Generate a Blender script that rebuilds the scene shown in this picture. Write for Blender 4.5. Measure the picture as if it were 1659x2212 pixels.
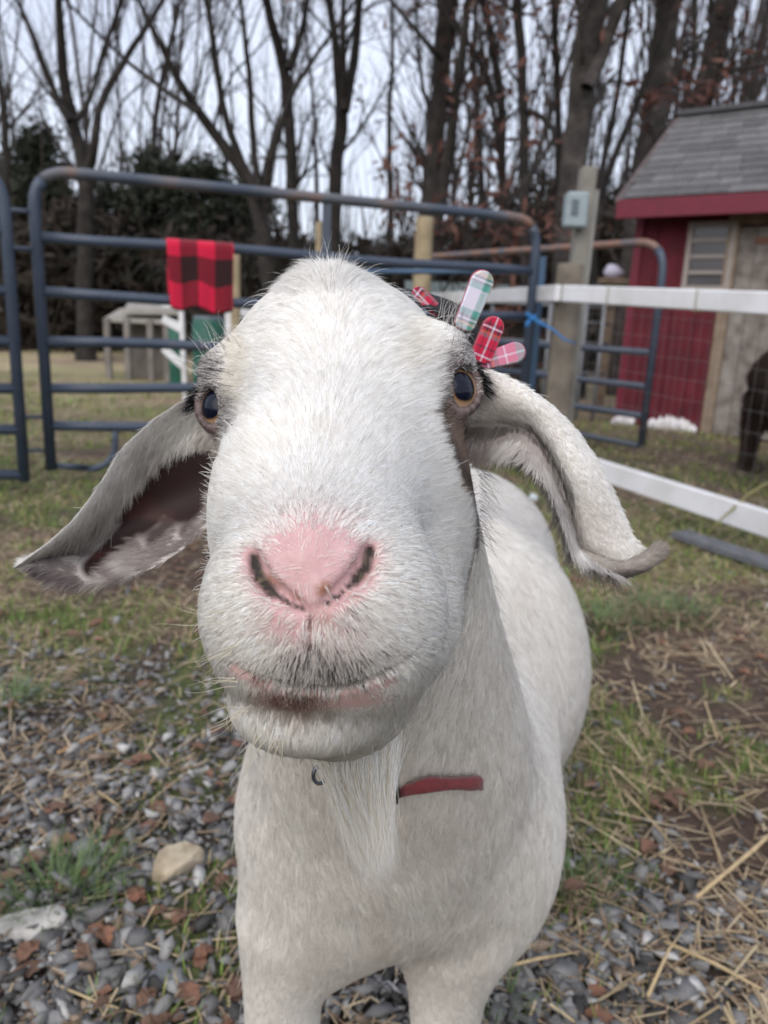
import bpy, bmesh, math, random, time
import numpy as np
from mathutils import Vector, Matrix, noise as mnoise
from mathutils.kdtree import KDTree

T0 = time.time()
random.seed(7)
rng = np.random.default_rng(7)
for o in list(bpy.data.objects):
    bpy.data.objects.remove(o)
scene = bpy.context.scene
COL = scene.collection

# ------------------------------------------------------------------ camera
# the reading frame used for placing things is 1659 x 2212 with a focal length of 1659
FOC, CX, CY = 1659.0, 829.5, 1106.0
CAM_H = 0.85
PITCH, ROLL = math.radians(14.0), math.radians(2.5)
_r0 = np.array([1.0, 0, 0]); _f0 = np.array([0, math.cos(PITCH), -math.sin(PITCH)]); _u0 = np.array([0, math.sin(PITCH), math.cos(PITCH)])
RGT = math.cos(ROLL) * _r0 + math.sin(ROLL) * _u0
UPV = -math.sin(ROLL) * _r0 + math.cos(ROLL) * _u0
FWD = _f0
CPOS = np.array([0, 0, CAM_H])
CMAT = np.stack([RGT, UPV, FWD], axis=1)          # camera-metric (right, up, forward) -> world

def cam(px, py, z):
    return np.array([(px - CX) / FOC * z, -(py - CY) / FOC * z, z])
def to_world(p):
    return np.asarray(p) @ CMAT.T + CPOS
def W(px, py, z):
    return to_world(cam(px, py, z))
def ray(px, py):
    return CMAT @ np.array([(px - CX) / FOC, -(py - CY) / FOC, 1.0])
def G(px, py, h=0.0):
    d = ray(px, py); return CPOS + d * ((h - CAM_H) / d[2])
def at_height(px, py, h):
    return G(px, py, h)
def WP(px, py, d):
    """point on the sight line of (px, py) at plan distance d"""
    r = ray(px, py); return CPOS + r * (d / r[1])
def at_xy_height(px, py, d):
    return WP(px, py, d)[2]

cd = bpy.data.cameras.new('camera'); co = bpy.data.objects.new('camera', cd); COL.objects.link(co)
cd.sensor_fit = 'VERTICAL'; cd.sensor_height = 34.667; cd.sensor_width = 26.0; cd.lens = 26.0
cd.clip_start = 0.02; cd.clip_end = 3000
M = Matrix.Identity(4)
for i in range(3):
    M[i][0] = RGT[i]; M[i][1] = UPV[i]; M[i][2] = -FWD[i]; M[i][3] = CPOS[i]
co.matrix_world = M
cd.dof.use_dof = True; cd.dof.focus_distance = 0.335; cd.dof.aperture_fstop = 26.0 / 2.35
scene.camera = co

# ------------------------------------------------------------------ sky and light (overcast)
SUN_EL, SUN_AZ = math.radians(42), math.radians(200)     # high, behind the camera, a little to the left
wd = bpy.data.worlds.new('World'); scene.world = wd; wd.use_nodes = True
nt = wd.node_tree; nt.nodes.clear()
def wn(t, **k):
    n = nt.nodes.new(t)
    for a, b in k.items(): setattr(n, a, b)
    return n
out = wn('ShaderNodeOutputWorld'); bg1 = wn('ShaderNodeBackground'); bg2 = wn('ShaderNodeBackground'); add = wn('ShaderNodeAddShader')
sky = wn('ShaderNodeTexSky', sky_type='NISHITA'); sky.sun_disc = False; sky.sun_elevation = SUN_EL; sky.sun_rotation = SUN_AZ
sky.air_density = 1.0; sky.dust_density = 4.0
bg1.inputs['Strength'].default_value = 0.05
nt.links.new(sky.outputs[0], bg1.inputs['Color'])
tc = wn('ShaderNodeTexCoord'); mp = wn('ShaderNodeMapping'); mp.inputs['Scale'].default_value = (1, 1, 2.6)
nz = wn('ShaderNodeTexNoise'); nz.inputs['Scale'].default_value = 2.2; nz.inputs['Detail'].default_value = 5
rmp = wn('ShaderNodeValToRGB')
rmp.color_ramp.elements[0].position = .3; rmp.color_ramp.elements[0].color = (0.49, 0.515, 0.61, 1)
rmp.color_ramp.elements[1].position = .7; rmp.color_ramp.elements[1].color = (0.66, 0.685, 0.77, 1)
nt.links.new(tc.outputs['Generated'], mp.inputs['Vector']); nt.links.new(mp.outputs[0], nz.inputs['Vector'])
nt.links.new(nz.outputs['Fac'], rmp.inputs[0]); nt.links.new(rmp.outputs[0], bg2.inputs['Color'])
bg2.inputs['Strength'].default_value = 1.0
nt.links.new(bg1.outputs[0], add.inputs[0]); nt.links.new(bg2.outputs[0], add.inputs[1]); nt.links.new(add.outputs[0], out.inputs['Surface'])

sd = bpy.data.lights.new('sun', 'SUN'); so = bpy.data.objects.new('sun', sd); COL.objects.link(so)
sd.energy = 1.0; sd.angle = math.radians(70); sd.color = (1.0, 0.98, 0.95)
# direction the light comes from
sdir = Vector((math.sin(SUN_AZ) * math.cos(SUN_EL), math.cos(SUN_AZ) * math.cos(SUN_EL), math.sin(SUN_EL)))
so.rotation_euler = sdir.to_track_quat('Z', 'Y').to_euler()
scene.view_settings.view_transform = 'Standard'; scene.view_settings.look = 'None'
scene.view_settings.exposure = 0.36; scene.view_settings.gamma = 1.0; scene.view_settings.use_curve_mapping = False
cyc = scene.cycles
cyc.max_bounces = 10; cyc.diffuse_bounces = 4; cyc.glossy_bounces = 3; cyc.transmission_bounces = 4; cyc.transparent_max_bounces = 8
cyc.use_denoising = True; cyc.use_adaptive_sampling = True; cyc.adaptive_threshold = 0.01
cyc.caustics_reflective = False; cyc.caustics_refractive = False
scene.cycles_curves.shape = 'RIBBONS'; scene.cycles_curves.subdivisions = 2

# ------------------------------------------------------------------ material helper
def mat(name, color=(.5, .5, .5), rough=.8, noise=None, bump=None, metal=0.0, attr=None, spec=None, coat=0, sheen=0, sss=0, ramp=None):
    """procedural Principled material; noise=(scale, amount[, detail]); bump=(scale, strength, distance); attr=colour attribute"""
    m = bpy.data.materials.new(name); m.use_nodes = True
    t = m.node_tree; b = t.nodes['Principled BSDF']; L = t.links.new
    b.inputs['Roughness'].default_value = rough; b.inputs['Metallic'].default_value = metal
    if spec is not None: b.inputs['Specular IOR Level'].default_value = spec
    if coat: b.inputs['Coat Weight'].default_value = coat; b.inputs['Coat Roughness'].default_value = .03
    if sheen: b.inputs['Sheen Weight'].default_value = sheen
    if sss:
        b.inputs['Subsurface Weight'].default_value = sss; b.inputs['Subsurface Radius'].default_value = (1, .35, .25); b.inputs['Subsurface Scale'].default_value = .004
    tcn = t.nodes.new('ShaderNodeTexCoord'); vec = tcn.outputs['Object']
    if attr:
        a = t.nodes.new('ShaderNodeAttribute'); a.attribute_name = attr; src = a.outputs['Color']
    elif ramp:
        src = None
    else:
        a = t.nodes.new('ShaderNodeRGB'); a.outputs[0].default_value = (*color, 1); src = a.outputs[0]
    if ramp:     # ramp = (scale, detail, [(pos, col), ...])
        n = t.nodes.new('ShaderNodeTexNoise'); n.inputs['Scale'].default_value = ramp[0]; n.inputs['Detail'].default_value = ramp[1]
        L(vec, n.inputs['Vector']); r = t.nodes.new('ShaderNodeValToRGB'); cr = r.color_ramp
        while len(cr.elements) < len(ramp[2]): cr.elements.new(.5)
        for e, (p, c) in zip(cr.elements, ramp[2]): e.position = p; e.color = (*c, 1)
        L(n.outputs['Fac'], r.inputs[0]); src = r.outputs[0]
    if noise:
        n = t.nodes.new('ShaderNodeTexNoise'); n.inputs['Scale'].default_value = noise[0]
        n.inputs['Detail'].default_value = noise[2] if len(noise) > 2 else 6
        L(vec, n.inputs['Vector'])
        mr = t.nodes.new('ShaderNodeMapRange'); mr.inputs['From Min'].default_value = .25; mr.inputs['From Max'].default_value = .75
        mr.inputs['To Min'].default_value = 1 - noise[1]; mr.inputs['To Max'].default_value = 1 + noise[1]
        L(n.outputs['Fac'], mr.inputs['Value'])
        vm = t.nodes.new('ShaderNodeVectorMath'); vm.operation = 'SCALE'
        L(src, vm.inputs[0]); L(mr.outputs[0], vm.inputs['Scale']); src = vm.outputs[0]
    L(src, b.inputs['Base Color'])
    if bump:
        n = t.nodes.new('ShaderNodeTexNoise'); n.inputs['Scale'].default_value = bump[0]; n.inputs['Detail'].default_value = 5
        L(vec, n.inputs['Vector']); bp = t.nodes.new('ShaderNodeBump'); bp.inputs['Strength'].default_value = bump[1]; bp.inputs['Distance'].default_value = bump[2]
        L(n.outputs['Fac'], bp.inputs['Height']); L(bp.outputs[0], b.inputs['Normal'])
    return m

# ------------------------------------------------------------------ object helpers
def tag(o, label=None, cat=None, group=None, kind=None):
    if label: o['label'] = label
    if cat: o['category'] = cat
    if group: o['group'] = group
    if kind: o['kind'] = kind
    return o
def empty(name, loc=(0, 0, 0), rz=0.0):
    o = bpy.data.objects.new(name, None); COL.objects.link(o); o.location = Vector([float(x) for x in loc]); o.rotation_euler = (0, 0, rz); o.empty_display_size = .1
    return o
def link_mesh(name, me, m=None, parent=None):
    o = bpy.data.objects.new(name, me); COL.objects.link(o)
    if m is not None:
        for mm in (m if isinstance(m, (list, tuple)) else [m]): me.materials.append(mm)
    if parent is not None:
        o.parent = parent
    return o
def rel(o, parent):
    """vertices were given in world space: undo the parent's placement"""
    q = Matrix.Translation(parent.location) @ parent.rotation_euler.to_matrix().to_4x4()
    o.data.transform(q.inverted())
    return o
def mesh_np(name, V, F, smooth=False):
    me = bpy.data.meshes.new(name)
    V = np.ascontiguousarray(V, dtype=np.float32); F = np.ascontiguousarray(F, dtype=np.int32)
    k = F.shape[1]
    me.vertices.add(len(V)); me.vertices.foreach_set('co', V.ravel())
    me.loops.add(F.size); me.loops.foreach_set('vertex_index', F.ravel())
    me.polygons.add(len(F)); me.polygons.foreach_set('loop_start', np.arange(0, F.size, k, dtype=np.int32))
    try: me.polygons.foreach_set('loop_total', np.full(len(F), k, dtype=np.int32))
    except Exception: pass
    if smooth: me.polygons.foreach_set('use_smooth', np.ones(len(F), dtype=bool))
    me.update(calc_edges=True)
    return me
def set_col(me, name, C):
    a = me.color_attributes.new(name, 'FLOAT_COLOR', 'POINT')
    c = np.ones((len(C), 4), dtype=np.float32); c[:, :3] = C
    a.data.foreach_set('color', c.ravel())

class MB:
    """collects simple shapes in world space and links them as one mesh"""
    def __init__(s): s.v = []; s.f = []
    def add(s, V, F):
        o = len(s.v); s.v += [tuple(float(q) for q in p) for p in V]; s.f += [tuple(i + o for i in f) for f in F]; return s
    def box(s, c, size, rz=0.0, R=None):
        c = np.array(c, float); h = np.array(size, float) / 2
        if R is None:
            ca, sa = math.cos(rz), math.sin(rz); R = np.array([[ca, -sa, 0], [sa, ca, 0], [0, 0, 1]])
        P = [c + R @ (h * np.array(k)) for k in [(-1,-1,-1),(1,-1,-1),(1,1,-1),(-1,1,-1),(-1,-1,1),(1,-1,1),(1,1,1),(-1,1,1)]]
        return s.add(P, [(0,3,2,1),(4,5,6,7),(0,1,5,4),(1,2,6,5),(2,3,7,6),(3,0,4,7)])
    def bar(s, a, b, w, t, up=(0, 0, 1)):
        """rectangular bar from a to b, w across (horizontal), t along up"""
        a = np.array(a, float); b = np.array(b, float); d = b - a; L = np.linalg.norm(d); d /= L
        sx = np.cross(d, np.array(up, float)); sx /= np.linalg.norm(sx); uz = np.cross(sx, d)
        return s.box((a + b) / 2, (L, w, t), R=np.stack([d, sx, uz], axis=1))
    def tube(s, pts, r, n=10, caps=True):
        pts = [np.array(p, float) for p in pts]; rr = r if hasattr(r, '__len__') else [r] * len(pts)
        V = []; F = []; ref = None
        for i, p in enumerate(pts):
            d = pts[min(i + 1, len(pts) - 1)] - pts[max(i - 1, 0)]; d /= (np.linalg.norm(d) + 1e-12)
            if ref is None:
                ref = np.array([0, 0, 1.0]) if abs(d[2]) < .9 else np.array([1.0, 0, 0])
            u = ref - d * ref.dot(d); u /= np.linalg.norm(u); w = np.cross(d, u); ref = u
            for k in range(n):
                a = 2 * math.pi * k / n; V.append(p + rr[i] * (math.cos(a) * u + math.sin(a) * w))
        for i in range(len(pts) - 1):
            for k in range(n):
                F.append((i*n+k, i*n+(k+1) % n, (i+1)*n+(k+1) % n, (i+1)*n+k))
        if caps:
            F.append(tuple(range(n))[::-1]); F.append(tuple((len(pts)-1)*n+k for k in range(n)))
        return s.add(V, F)
    def build(s, name, m, parent=None, smooth=False, bevel=0.0):
        me = bpy.data.meshes.new(name); me.from_pydata(s.v, [], s.f); me.update()
        if bevel:
            bm = bmesh.new(); bm.from_mesh(me); bmesh.ops.bevel(bm, geom=bm.edges[:] , offset=bevel, segments=1, affect='EDGES'); bm.to_mesh(me); bm.free()
        if smooth: me.polygons.foreach_set('use_smooth', [True] * len(me.polygons))
        o = link_mesh(name, me, m, parent)
        if parent is not None: rel(o, parent)
        return o
def arc3(p, q, r, n=6):
    """rounded corner points replacing corner q-free polyline piece p=[a,c,b] with radius r"""
    a, c, b = [np.array(x, float) for x in (p, q, r)]
    return a, c, b
def rounded(a, c, b, rad, n=7):
    a, c, b = [np.array(x, float) for x in (a, c, b)]
    d1 = (a - c) / np.linalg.norm(a - c); d2 = (b - c) / np.linalg.norm(b - c)
    p0 = c + d1 * rad; p1 = c + d2 * rad
    return [(1-t)**2 * p0 + 2*t*(1-t) * c + t*t * p1 for t in np.linspace(0, 1, n)]
# =================================================================== THE SETTING
def vno(x, y, s, seed=0):
    """smooth value noise on the ground plane, vectorised"""
    X = np.asarray(x, float) * s + 31.7 * (seed + 1); Y = np.asarray(y, float) * s + 11.3 * (seed + 2)
    i = np.floor(X).astype(np.int64); j = np.floor(Y).astype(np.int64); fx = X - i; fy = Y - j
    fx = fx * fx * (3 - 2 * fx); fy = fy * fy * (3 - 2 * fy)
    def h(a, b):
        n = (a * 374761393 + b * 668265263 + seed * 9176263) & 0xffffffff
        n = ((n ^ (n >> 13)) * 1274126177) & 0xffffffff
        return ((n ^ (n >> 16)) & 0xffff) / 65535.0
    return (h(i, j)*(1-fx) + h(i+1, j)*fx)*(1-fy) + (h(i, j+1)*(1-fx) + h(i+1, j+1)*fx)*fy
def fbm(x, y, s, seed=0, o=4):
    r = 0; a = .5
    for k in range(o): r = r + a * vno(x, y, s * 2**k, seed + k); a *= .5
    return r / (1 - .5**o)
def gh(x, y):      # height of the ground
    d = np.hypot(x, np.asarray(y) - .8)
    return (fbm(x, y, 1.3, 3) - .5) * .05 * np.clip((d - .2), 0, 1)
# how much gravel / bare dirt / grass a spot has
def gravel_w(x, y):
    """gravel lies near the camera, mostly to the left"""
    x = np.asarray(x, float); y = np.asarray(y, float)
    edge = 1.92 - .75 * np.clip(x + .25, 0, 2) + .15 * np.clip(-x, 0, 2) + .55 * (fbm(x, y, 2.2, 20) - .5)
    return np.clip((edge - y) / .35, 0, 1)
def grass_w(x, y):
    n = fbm(x, y, 1.7, 41); m = fbm(x, y, 6.5, 47)
    near = np.clip((np.asarray(y) - 1.0) / 1.2, 0, 1)
    far = np.clip((np.asarray(y) - 6.5) / 4.0, 0, 1)
    return np.clip((n * .6 + m * .4 - .52 + .09 * near - .05 * np.clip(np.asarray(x) * 2, 0, 1) * (np.asarray(y) < 2.6)) / .07, 0, 1) * (1 - .6 * far)

# --- ground: one sheet, fine near the camera and coarse to the horizon
def axis_g(vals, steps):
    L = []
    for (a, b), s in zip(zip(vals[:-1], vals[1:]), steps): L += list(np.arange(a, b, s))
    return np.array(L + [vals[-1]])
gx = axis_g([-900, -60, -12, -3, 3, 12, 60, 900], [60, 4, .35, .045, .35, 4, 60]); gy = axis_g([-60, -2, .2, 4.5, 14, 70, 1500], [8, .3, .045, .25, 4, 90])
X, Y = np.meshgrid(gx, gy, indexing='ij'); Z = gh(X, Y) * (np.hypot(X, Y) < 60)
Z += (fbm(X, Y, 14, 60) - .5) * .022 * (np.hypot(X, Y - 1) < 6)
V = np.stack([X.ravel(), Y.ravel(), Z.ravel()], 1); n1, n2 = X.shape
idx = np.arange(n1 * n2).reshape(n1, n2)
F = np.stack([idx[:-1, :-1].ravel(), idx[1:, :-1].ravel(), idx[1:, 1:].ravel(), idx[:-1, 1:].ravel()], 1)
me = mesh_np('ground', V, F, True)
xg, yg = V[:, 0], V[:, 1]
gw, vw_ = gravel_w(xg, yg), grass_w(xg, yg)
dirt = np.array([.070, .044, .030]); thatch = np.array([.21, .155, .10]); green = np.array([.105, .145, .035]); stone = np.array([.045, .04, .036])
far = np.clip((yg - 4.5) / 4, 0, 1)
C = np.tile(dirt, (len(V), 1)); tn = np.clip((fbm(xg, yg, 3.1, 70) - .38) / .2, 0, 1)
C = C * (1 - tn[:, None] * .7) + thatch * tn[:, None] * .7
C = C * (1 - gw[:, None] * .55) + stone * .6 * gw[:, None] * .55
C = C * (1 - vw_[:, None] * .55) + green * vw_[:, None] * .55
fl = np.array([.36, .275, .18]) * (1 - .45 * np.clip((fbm(xg, yg, .8, 80) - .4) / .25, 0, 1))[:, None] + np.array([.02, .055, 0]) * np.clip((fbm(xg, yg, 1.2, 90) - .45) / .15, 0, 1)[:, None]
C = C * (1 - far[:, None]) + fl * far[:, None]
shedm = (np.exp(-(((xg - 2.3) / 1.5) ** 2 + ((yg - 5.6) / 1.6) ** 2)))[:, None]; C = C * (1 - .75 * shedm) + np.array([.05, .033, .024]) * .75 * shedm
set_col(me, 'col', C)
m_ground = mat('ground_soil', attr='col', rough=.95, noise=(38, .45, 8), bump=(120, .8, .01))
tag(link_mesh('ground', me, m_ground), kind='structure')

# --- distant hills and the wood's dark understorey
mb = MB(); N = 241
for i in range(N):
    a = math.radians(-180 + 360 * i / (N - 1)); R_ = 620
    hgt = 42 + 16 * math.sin(a * 7 + 1) + 9 * math.sin(a * 17) + 4 * math.sin(a * 41)
    x, y = R_ * math.sin(a), R_ * math.cos(a); mb.v += [(x, y, -5), (x * 1.06, y * 1.06, hgt * .75), (x * 1.2, y * 1.2, hgt), (x*1.5, y*1.5, -5)]
for i in range(N - 1):
    for k in range(3): mb.f.append((i*4+k, i*4+4+k, i*4+5+k, i*4+1+k))
m_hill = mat('hills_forest', (.10, .125, .20), .9, noise=(.05, .2))
tag(mb.build('hills', m_hill, smooth=True), kind='structure')

# ------------------------------------------------------------------ leaves as quads, vectorised
def leaf_cloud(P, size, jit_up=.4, flat=0.0, aspect=.6):
    n = len(P); a = rng.normal(size=(n, 3)); a[:, 2] *= (1 - flat); a /= np.linalg.norm(a, axis=1, keepdims=True)
    b = rng.normal(size=(n, 3)); b -= a * (a * b).sum(1, keepdims=True); b /= np.linalg.norm(b, axis=1, keepdims=True)
    s = (size * rng.uniform(.6, 1.4, n))[:, None]
    V = np.stack([P - a*s, P + b*s*aspect*.5 , P + a*s, P - b*s*aspect*.5], 1).reshape(-1, 3)
    return V, np.arange(4 * n).reshape(n, 4)
def tubes_np(segs, sides=4):
    """segs: list of (points (k,3), radii (k)) -> V, F"""
    Vs, Fs, o = [], [], 0
    for pts, rr in segs:
        pts = np.asarray(pts); k = len(pts)
        d = np.gradient(pts, axis=0); d /= np.linalg.norm(d, axis=1, keepdims=True) + 1e-9
        ref = np.array([0.31, .95, 0.05]); u = ref - d * (d @ ref)[:, None]; u /= np.linalg.norm(u, axis=1, keepdims=True) + 1e-9; w = np.cross(d, u)
        ang = np.arange(sides) * 2 * math.pi / sides
        ring = pts[:, None] + np.asarray(rr)[:, None, None] * (np.cos(ang)[None, :, None] * u[:, None] + np.sin(ang)[None, :, None] * w[:, None])
        Vs.append(ring.reshape(-1, 3)); i = np.arange(k - 1)[:, None] * sides; j = np.arange(sides)[None]; j2 = (j + 1) % sides
        Fs.append((np.stack([i + j, i + j2, i + sides + j2, i + sides + j], -1).reshape(-1, 4)) + o); o += k * sides
    return np.concatenate(Vs), np.concatenate(Fs)

m_bark = mat('bark_dark', rough=.95, ramp=(7, 8, [(.3, (.011, .009, .008)), (.55, (.026, .022, .019)), (.75, (.055, .047, .042))]), bump=(30, .8, .02))
m_bark2 = mat('bark_grey', rough=.95, ramp=(6, 8, [(.3, (.024, .020, .018)), (.55, (.055, .047, .042)), (.75, (.105, .09, .08))]), bump=(22, .9, .03))
m_twig = mat('twig_bark', (.040, .031, .028), .9, noise=(3, .3))
m_oakleaf = mat('dead_oak_leaf', rough=.8, ramp=(2.2, 3, [(.3, (.075, .030, .022)), (.6, (.13, .055, .040)), (.8, (.18, .095, .065))]))
m_ever = mat('evergreen_needles', rough=.8, ramp=(1.6, 4, [(.3, (.013, .017, .010)), (.55, (.026, .033, .018)), (.8, (.046, .052, .030))]))
m_brush = mat('brush_leaves', rough=.85, ramp=(.9, 4, [(.3, (.016, .019, .011)), (.5, (.034, .023, .017)), (.75, (.045, .038, .024))]))

def branch(out, leaves, p, d, L, r, lvl, rnd, spread=.6, up=.25, leafy=0.0, maxlvl=3, k=6):
    pts = [p.copy()]; rr = [r]; q = p.copy(); dd = d / np.linalg.norm(d)
    wob = .16 if lvl else .06
    for i in range(1, k):
        dd = dd + rnd.normal(size=3) * wob + np.array([0, 0, up * .12]); dd /= np.linalg.norm(dd)
        q = q + dd * L / (k - 1); pts.append(q.copy()); rr.append(r * (1 - .80 * i / (k - 1)))
    out[min(lvl, 3)].append((np.array(pts), np.array(rr)))
    if lvl < maxlvl:
        nb = {0: 9, 1: 7, 2: 6, 3: 5}[lvl]
        for b in range(nb):
            t = rnd.uniform(.18, .98); i = min(int(t * (k - 1)), k - 2); f = t * (k - 1) - i
            s = pts[i] * (1 - f) + pts[i+1] * f; dl = pts[i+1] - pts[i]; dl /= np.linalg.norm(dl)
            sd = rnd.normal(size=3); sd -= dl * sd.dot(dl); sd /= np.linalg.norm(sd)
            nd = dl * (1 - spread * .4) + sd * spread + np.array([0, 0, up])
            branch(out, leaves, s, nd, L * rnd.uniform(.32, .62) * (1 - .35 * t), max(r * (1 - .75 * t) * rnd.uniform(.38, .6), .0035), lvl + 1, rnd, spread, up, leafy, maxlvl, 5)
    elif leafy > 0:
        for q_ in pts[1:]:
            if rnd.random() < leafy: leaves.append(q_ + rnd.normal(size=3) * .05)
def tree(name, stems, depth, label, group, seed, bark, blen=2.2, nb=12, up=.45, spread=.75, leafy=0, cat='tree', maxlvl=2, bare_to=None):
    """stems: polylines [(px, py, half width in px), ...] from the base up"""
    rnd = np.random.default_rng(seed); sc = depth / FOC; out = {0: [], 1: [], 2: [], 3: []}; leaves = []; trunk = []
    bx = stems[0][0][0]; base = WP(bx, stems[0][0][1], depth); base[2] = 0
    root = empty(name, base); tag(root, label, cat, group)
    for si, st in enumerate(stems):
        P = [WP(x, y, depth + (.35 * math.sin(si * 2.1 + i * .7) if i else 0)) for i, (x, y, w) in enumerate(st)]; R_ = [w * sc for _, _, w in st]
        if si == 0 or st[0][1] >= stems[0][0][1]:     # down to the soil
            g = P[0].copy(); g[2] = -.05; gx_ = g + (P[0] - g) * .06
            P = [g, gx_] + P; R_ = [R_[0] * 1.45, R_[0] * 1.15] + R_
        top = P[-1] + (P[-1] - P[-2]) / np.linalg.norm(P[-1] - P[-2]) * 3.2; P.append(top); R_.append(R_[-1] * .45)
        # resample for a gently uneven stem
        P = np.array(P); cum = np.r_[0, np.cumsum(np.linalg.norm(np.diff(P, axis=0), axis=1))]; t = np.linspace(0, cum[-1], 22)
        Q = np.stack([np.interp(t, cum, P[:, k]) for k in range(3)], 1); rr = np.interp(t, cum, R_)
        Q[1:-1] = (Q[:-2] + 2 * Q[1:-1] + Q[2:]) / 4
        Q[2:] += rnd.normal(size=(20, 3)) * rr[2:, None] * .12; trunk.append((Q, rr))
        for b in range(nb):
            u = rnd.uniform(.30 if bare_to is None else bare_to, .97); i = min(int(u * 21), 20); s = Q[i]; dl = Q[i+1] - Q[i]; dl /= np.linalg.norm(dl)
            sd = rnd.normal(size=3); sd[1] *= .8; sd -= dl * sd.dot(dl); sd /= np.linalg.norm(sd)
            branch(out, leaves, s, dl * .55 + sd * spread + np.array([0, 0, up]), blen * rnd.uniform(.5, 1.1), max(rr[i] * rnd.uniform(.2, .42), .010), 1, rnd, spread * .9, up * .5, leafy, maxlvl + 1)
    V, F = tubes_np(trunk, 10); o = link_mesh('trunk', mesh_np('trunk', V, F, True), bark, root); rel(o, root)
    sg = out[1] + out[0]
    if sg: V, F = tubes_np(sg, 5); o = link_mesh('limbs', mesh_np('limbs', V, F, True), bark, root); rel(o, root); o['kind'] = 'stuff'
    sg = out[2] + out[3]
    if sg: V, F = tubes_np(sg, 3); o = link_mesh('twigs', mesh_np('twigs', V, F, True), m_twig, root); rel(o, root); o['kind'] = 'stuff'
    if leaves:
        L_ = np.array(leaves); V, F = leaf_cloud(L_, .075); o = link_mesh('dead_leaves', mesh_np('dead_leaves', V, F), m_oakleaf, root); rel(o, root); o['kind'] = 'stuff'
    return root

GT = 'bare trees at the edge of the wood'
tree('bare_tree', [[(182, 700, 17), (187, 370, 16), (160, 270, 13), (140, 180, 11), (130, 90, 9), (126, 0, 7)], [(150, 262, 8), (110, 190, 7), (82, 100, 6), (38, 0, 4)],
     [(190, 372, 10), (208, 320, 9), (203, 245, 8), (250, 160, 7), (320, 50, 5)], [(165, 260, 6), (200, 210, 5), (215, 130, 5), (265, 0, 4)]], 13.0,
     'spreading bare tree with a forked trunk, furthest left in the wood', GT, 11, m_bark, 3.0, 12)
tree('bare_tree', [[(590, 700, 17), (560, 420, 15), (505, 345, 12), (440, 255, 10), (390, 190, 8), (345, 90, 6), (300, 0, 4)], [(565, 430, 9), (510, 330, 8), (480, 230, 7), (462, 110, 6), (450, 0, 4)],
     [(572, 430, 9), (585, 340, 8), (610, 250, 7), (640, 180, 5), (690, 110, 4)], [(430, 245, 6), (350, 190, 5), (270, 130, 4), (200, 60, 3)], [(560, 420, 8), (545, 300, 7), (540, 180, 6), (520, 0, 4)]], 12.0,
     'multi-stemmed bare tree leaning left over the blanket on the gate', GT, 12, m_bark, 3.0, 12)
tree('bare_tree', [[(640, 700, 12), (632, 430, 12), (622, 220, 11), (612, 130, 11), (585, 50, 9), (575, 0, 8)], [(622, 150, 8), (650, 80, 6), (665, 0, 5)]], 14.0,
     'straight dark tree forking high between the two gate braces', GT, 13, m_bark, 2.4, 12)
tree('bare_tree', [[(728, 700, 14), (720, 430, 14), (742, 250, 14), (728, 110, 8), (710, 0, 7)], [(745, 240, 10), (768, 120, 9), (776, 0, 7)], [(746, 210, 6), (740, 80, 6), (742, 0, 5)]], 12.5,
     'dark tree with a narrow Y of three stems behind the gate brace', GT, 14, m_bark, 2.2, 12)
tree('bare_tree', [[(925, 700, 20), (932, 470, 19), (944, 230, 18), (960, 90, 19), (968, 0, 18)], [(940, 500, 13), (962, 380, 12), (985, 200, 10), (1000, 90, 8), (1012, 0, 6)], [(956, 130, 6), (920, 90, 5), (860, 20, 4)]], 10.5,
     'thick dark tree with a thinner stem at its right, behind the antlers', GT, 15, m_bark, 2.0, 14, leafy=.04)
tree('bare_tree', [[(1100, 700, 9), (1085, 430, 9), (1086, 220, 9), (1062, 70, 8), (1040, 0, 7)], [(1086, 240, 6), (1060, 190, 5), (1030, 120, 4), (990, 60, 3)]], 11.0,
     'thin tree leaning left near its top, above the rusty gate rail', GT, 16, m_bark, 1.8, 14, leafy=.22)
tree('bare_tree', [[(1140, 700, 11), (1133, 440, 11), (1130, 200, 10), (1120, 60, 10), (1118, 0, 9)], [(1130, 240, 6), (1160, 240, 6), (1210, 290, 5), (1180, 330, 4)]], 10.0,
     'straight thin tree with reddish leaves just left of the grey post', GT, 17, m_bark, 1.7, 14, leafy=.25)
tree('bare_tree', [[(1205, 700, 8), (1205, 430, 8), (1207, 250, 7), (1200, 100, 7), (1195, 0, 6)]], 11.5, 'slender tree standing right beside the leaning big trunk', GT, 18, m_bark, 1.6, 12, leafy=.18)
tree('bare_tree', [[(1215, 720, 30), (1225, 480, 29), (1240, 320, 27), (1262, 160, 28), (1285, 0, 26)], [(1268, 190, 14), (1305, 110, 13), (1345, 0, 12)]], 8.8,
     'big grey trunk leaning right with a side limb, behind the meter box', GT, 19, m_bark2, 1.8, 10, leafy=.12, bare_to=.45)
tree('bare_tree', [[(1350, 700, 27), (1385, 400, 25), (1410, 230, 25), (1432, 100, 24), (1450, 0, 24)]], 10.5, 'broad grey trunk rising behind the left slope of the shed roof', GT, 20, m_bark2, 1.9, 12, leafy=.16, bare_to=.4)
tree('bare_tree', [[(1440, 700, 27), (1480, 400, 26), (1510, 240, 24), (1540, 100, 23), (1568, 0, 23)]], 11.5, 'broad grey trunk rising above the ridge of the shed roof', GT, 21, m_bark2, 1.9, 9, leafy=.04, bare_to=.4)
tree('bare_tree', [[(1270, 700, 9), (1290, 430, 8), (1345, 300, 7), (1400, 170, 7), (1440, 40, 6)], [(1290, 420, 6), (1310, 320, 6), (1330, 230, 5), (1345, 120, 5)]], 9.6,
     'thin leaning tree with red leaves between post and shed roof', GT, 22, m_bark, 1.5, 12, leafy=.35)
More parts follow.
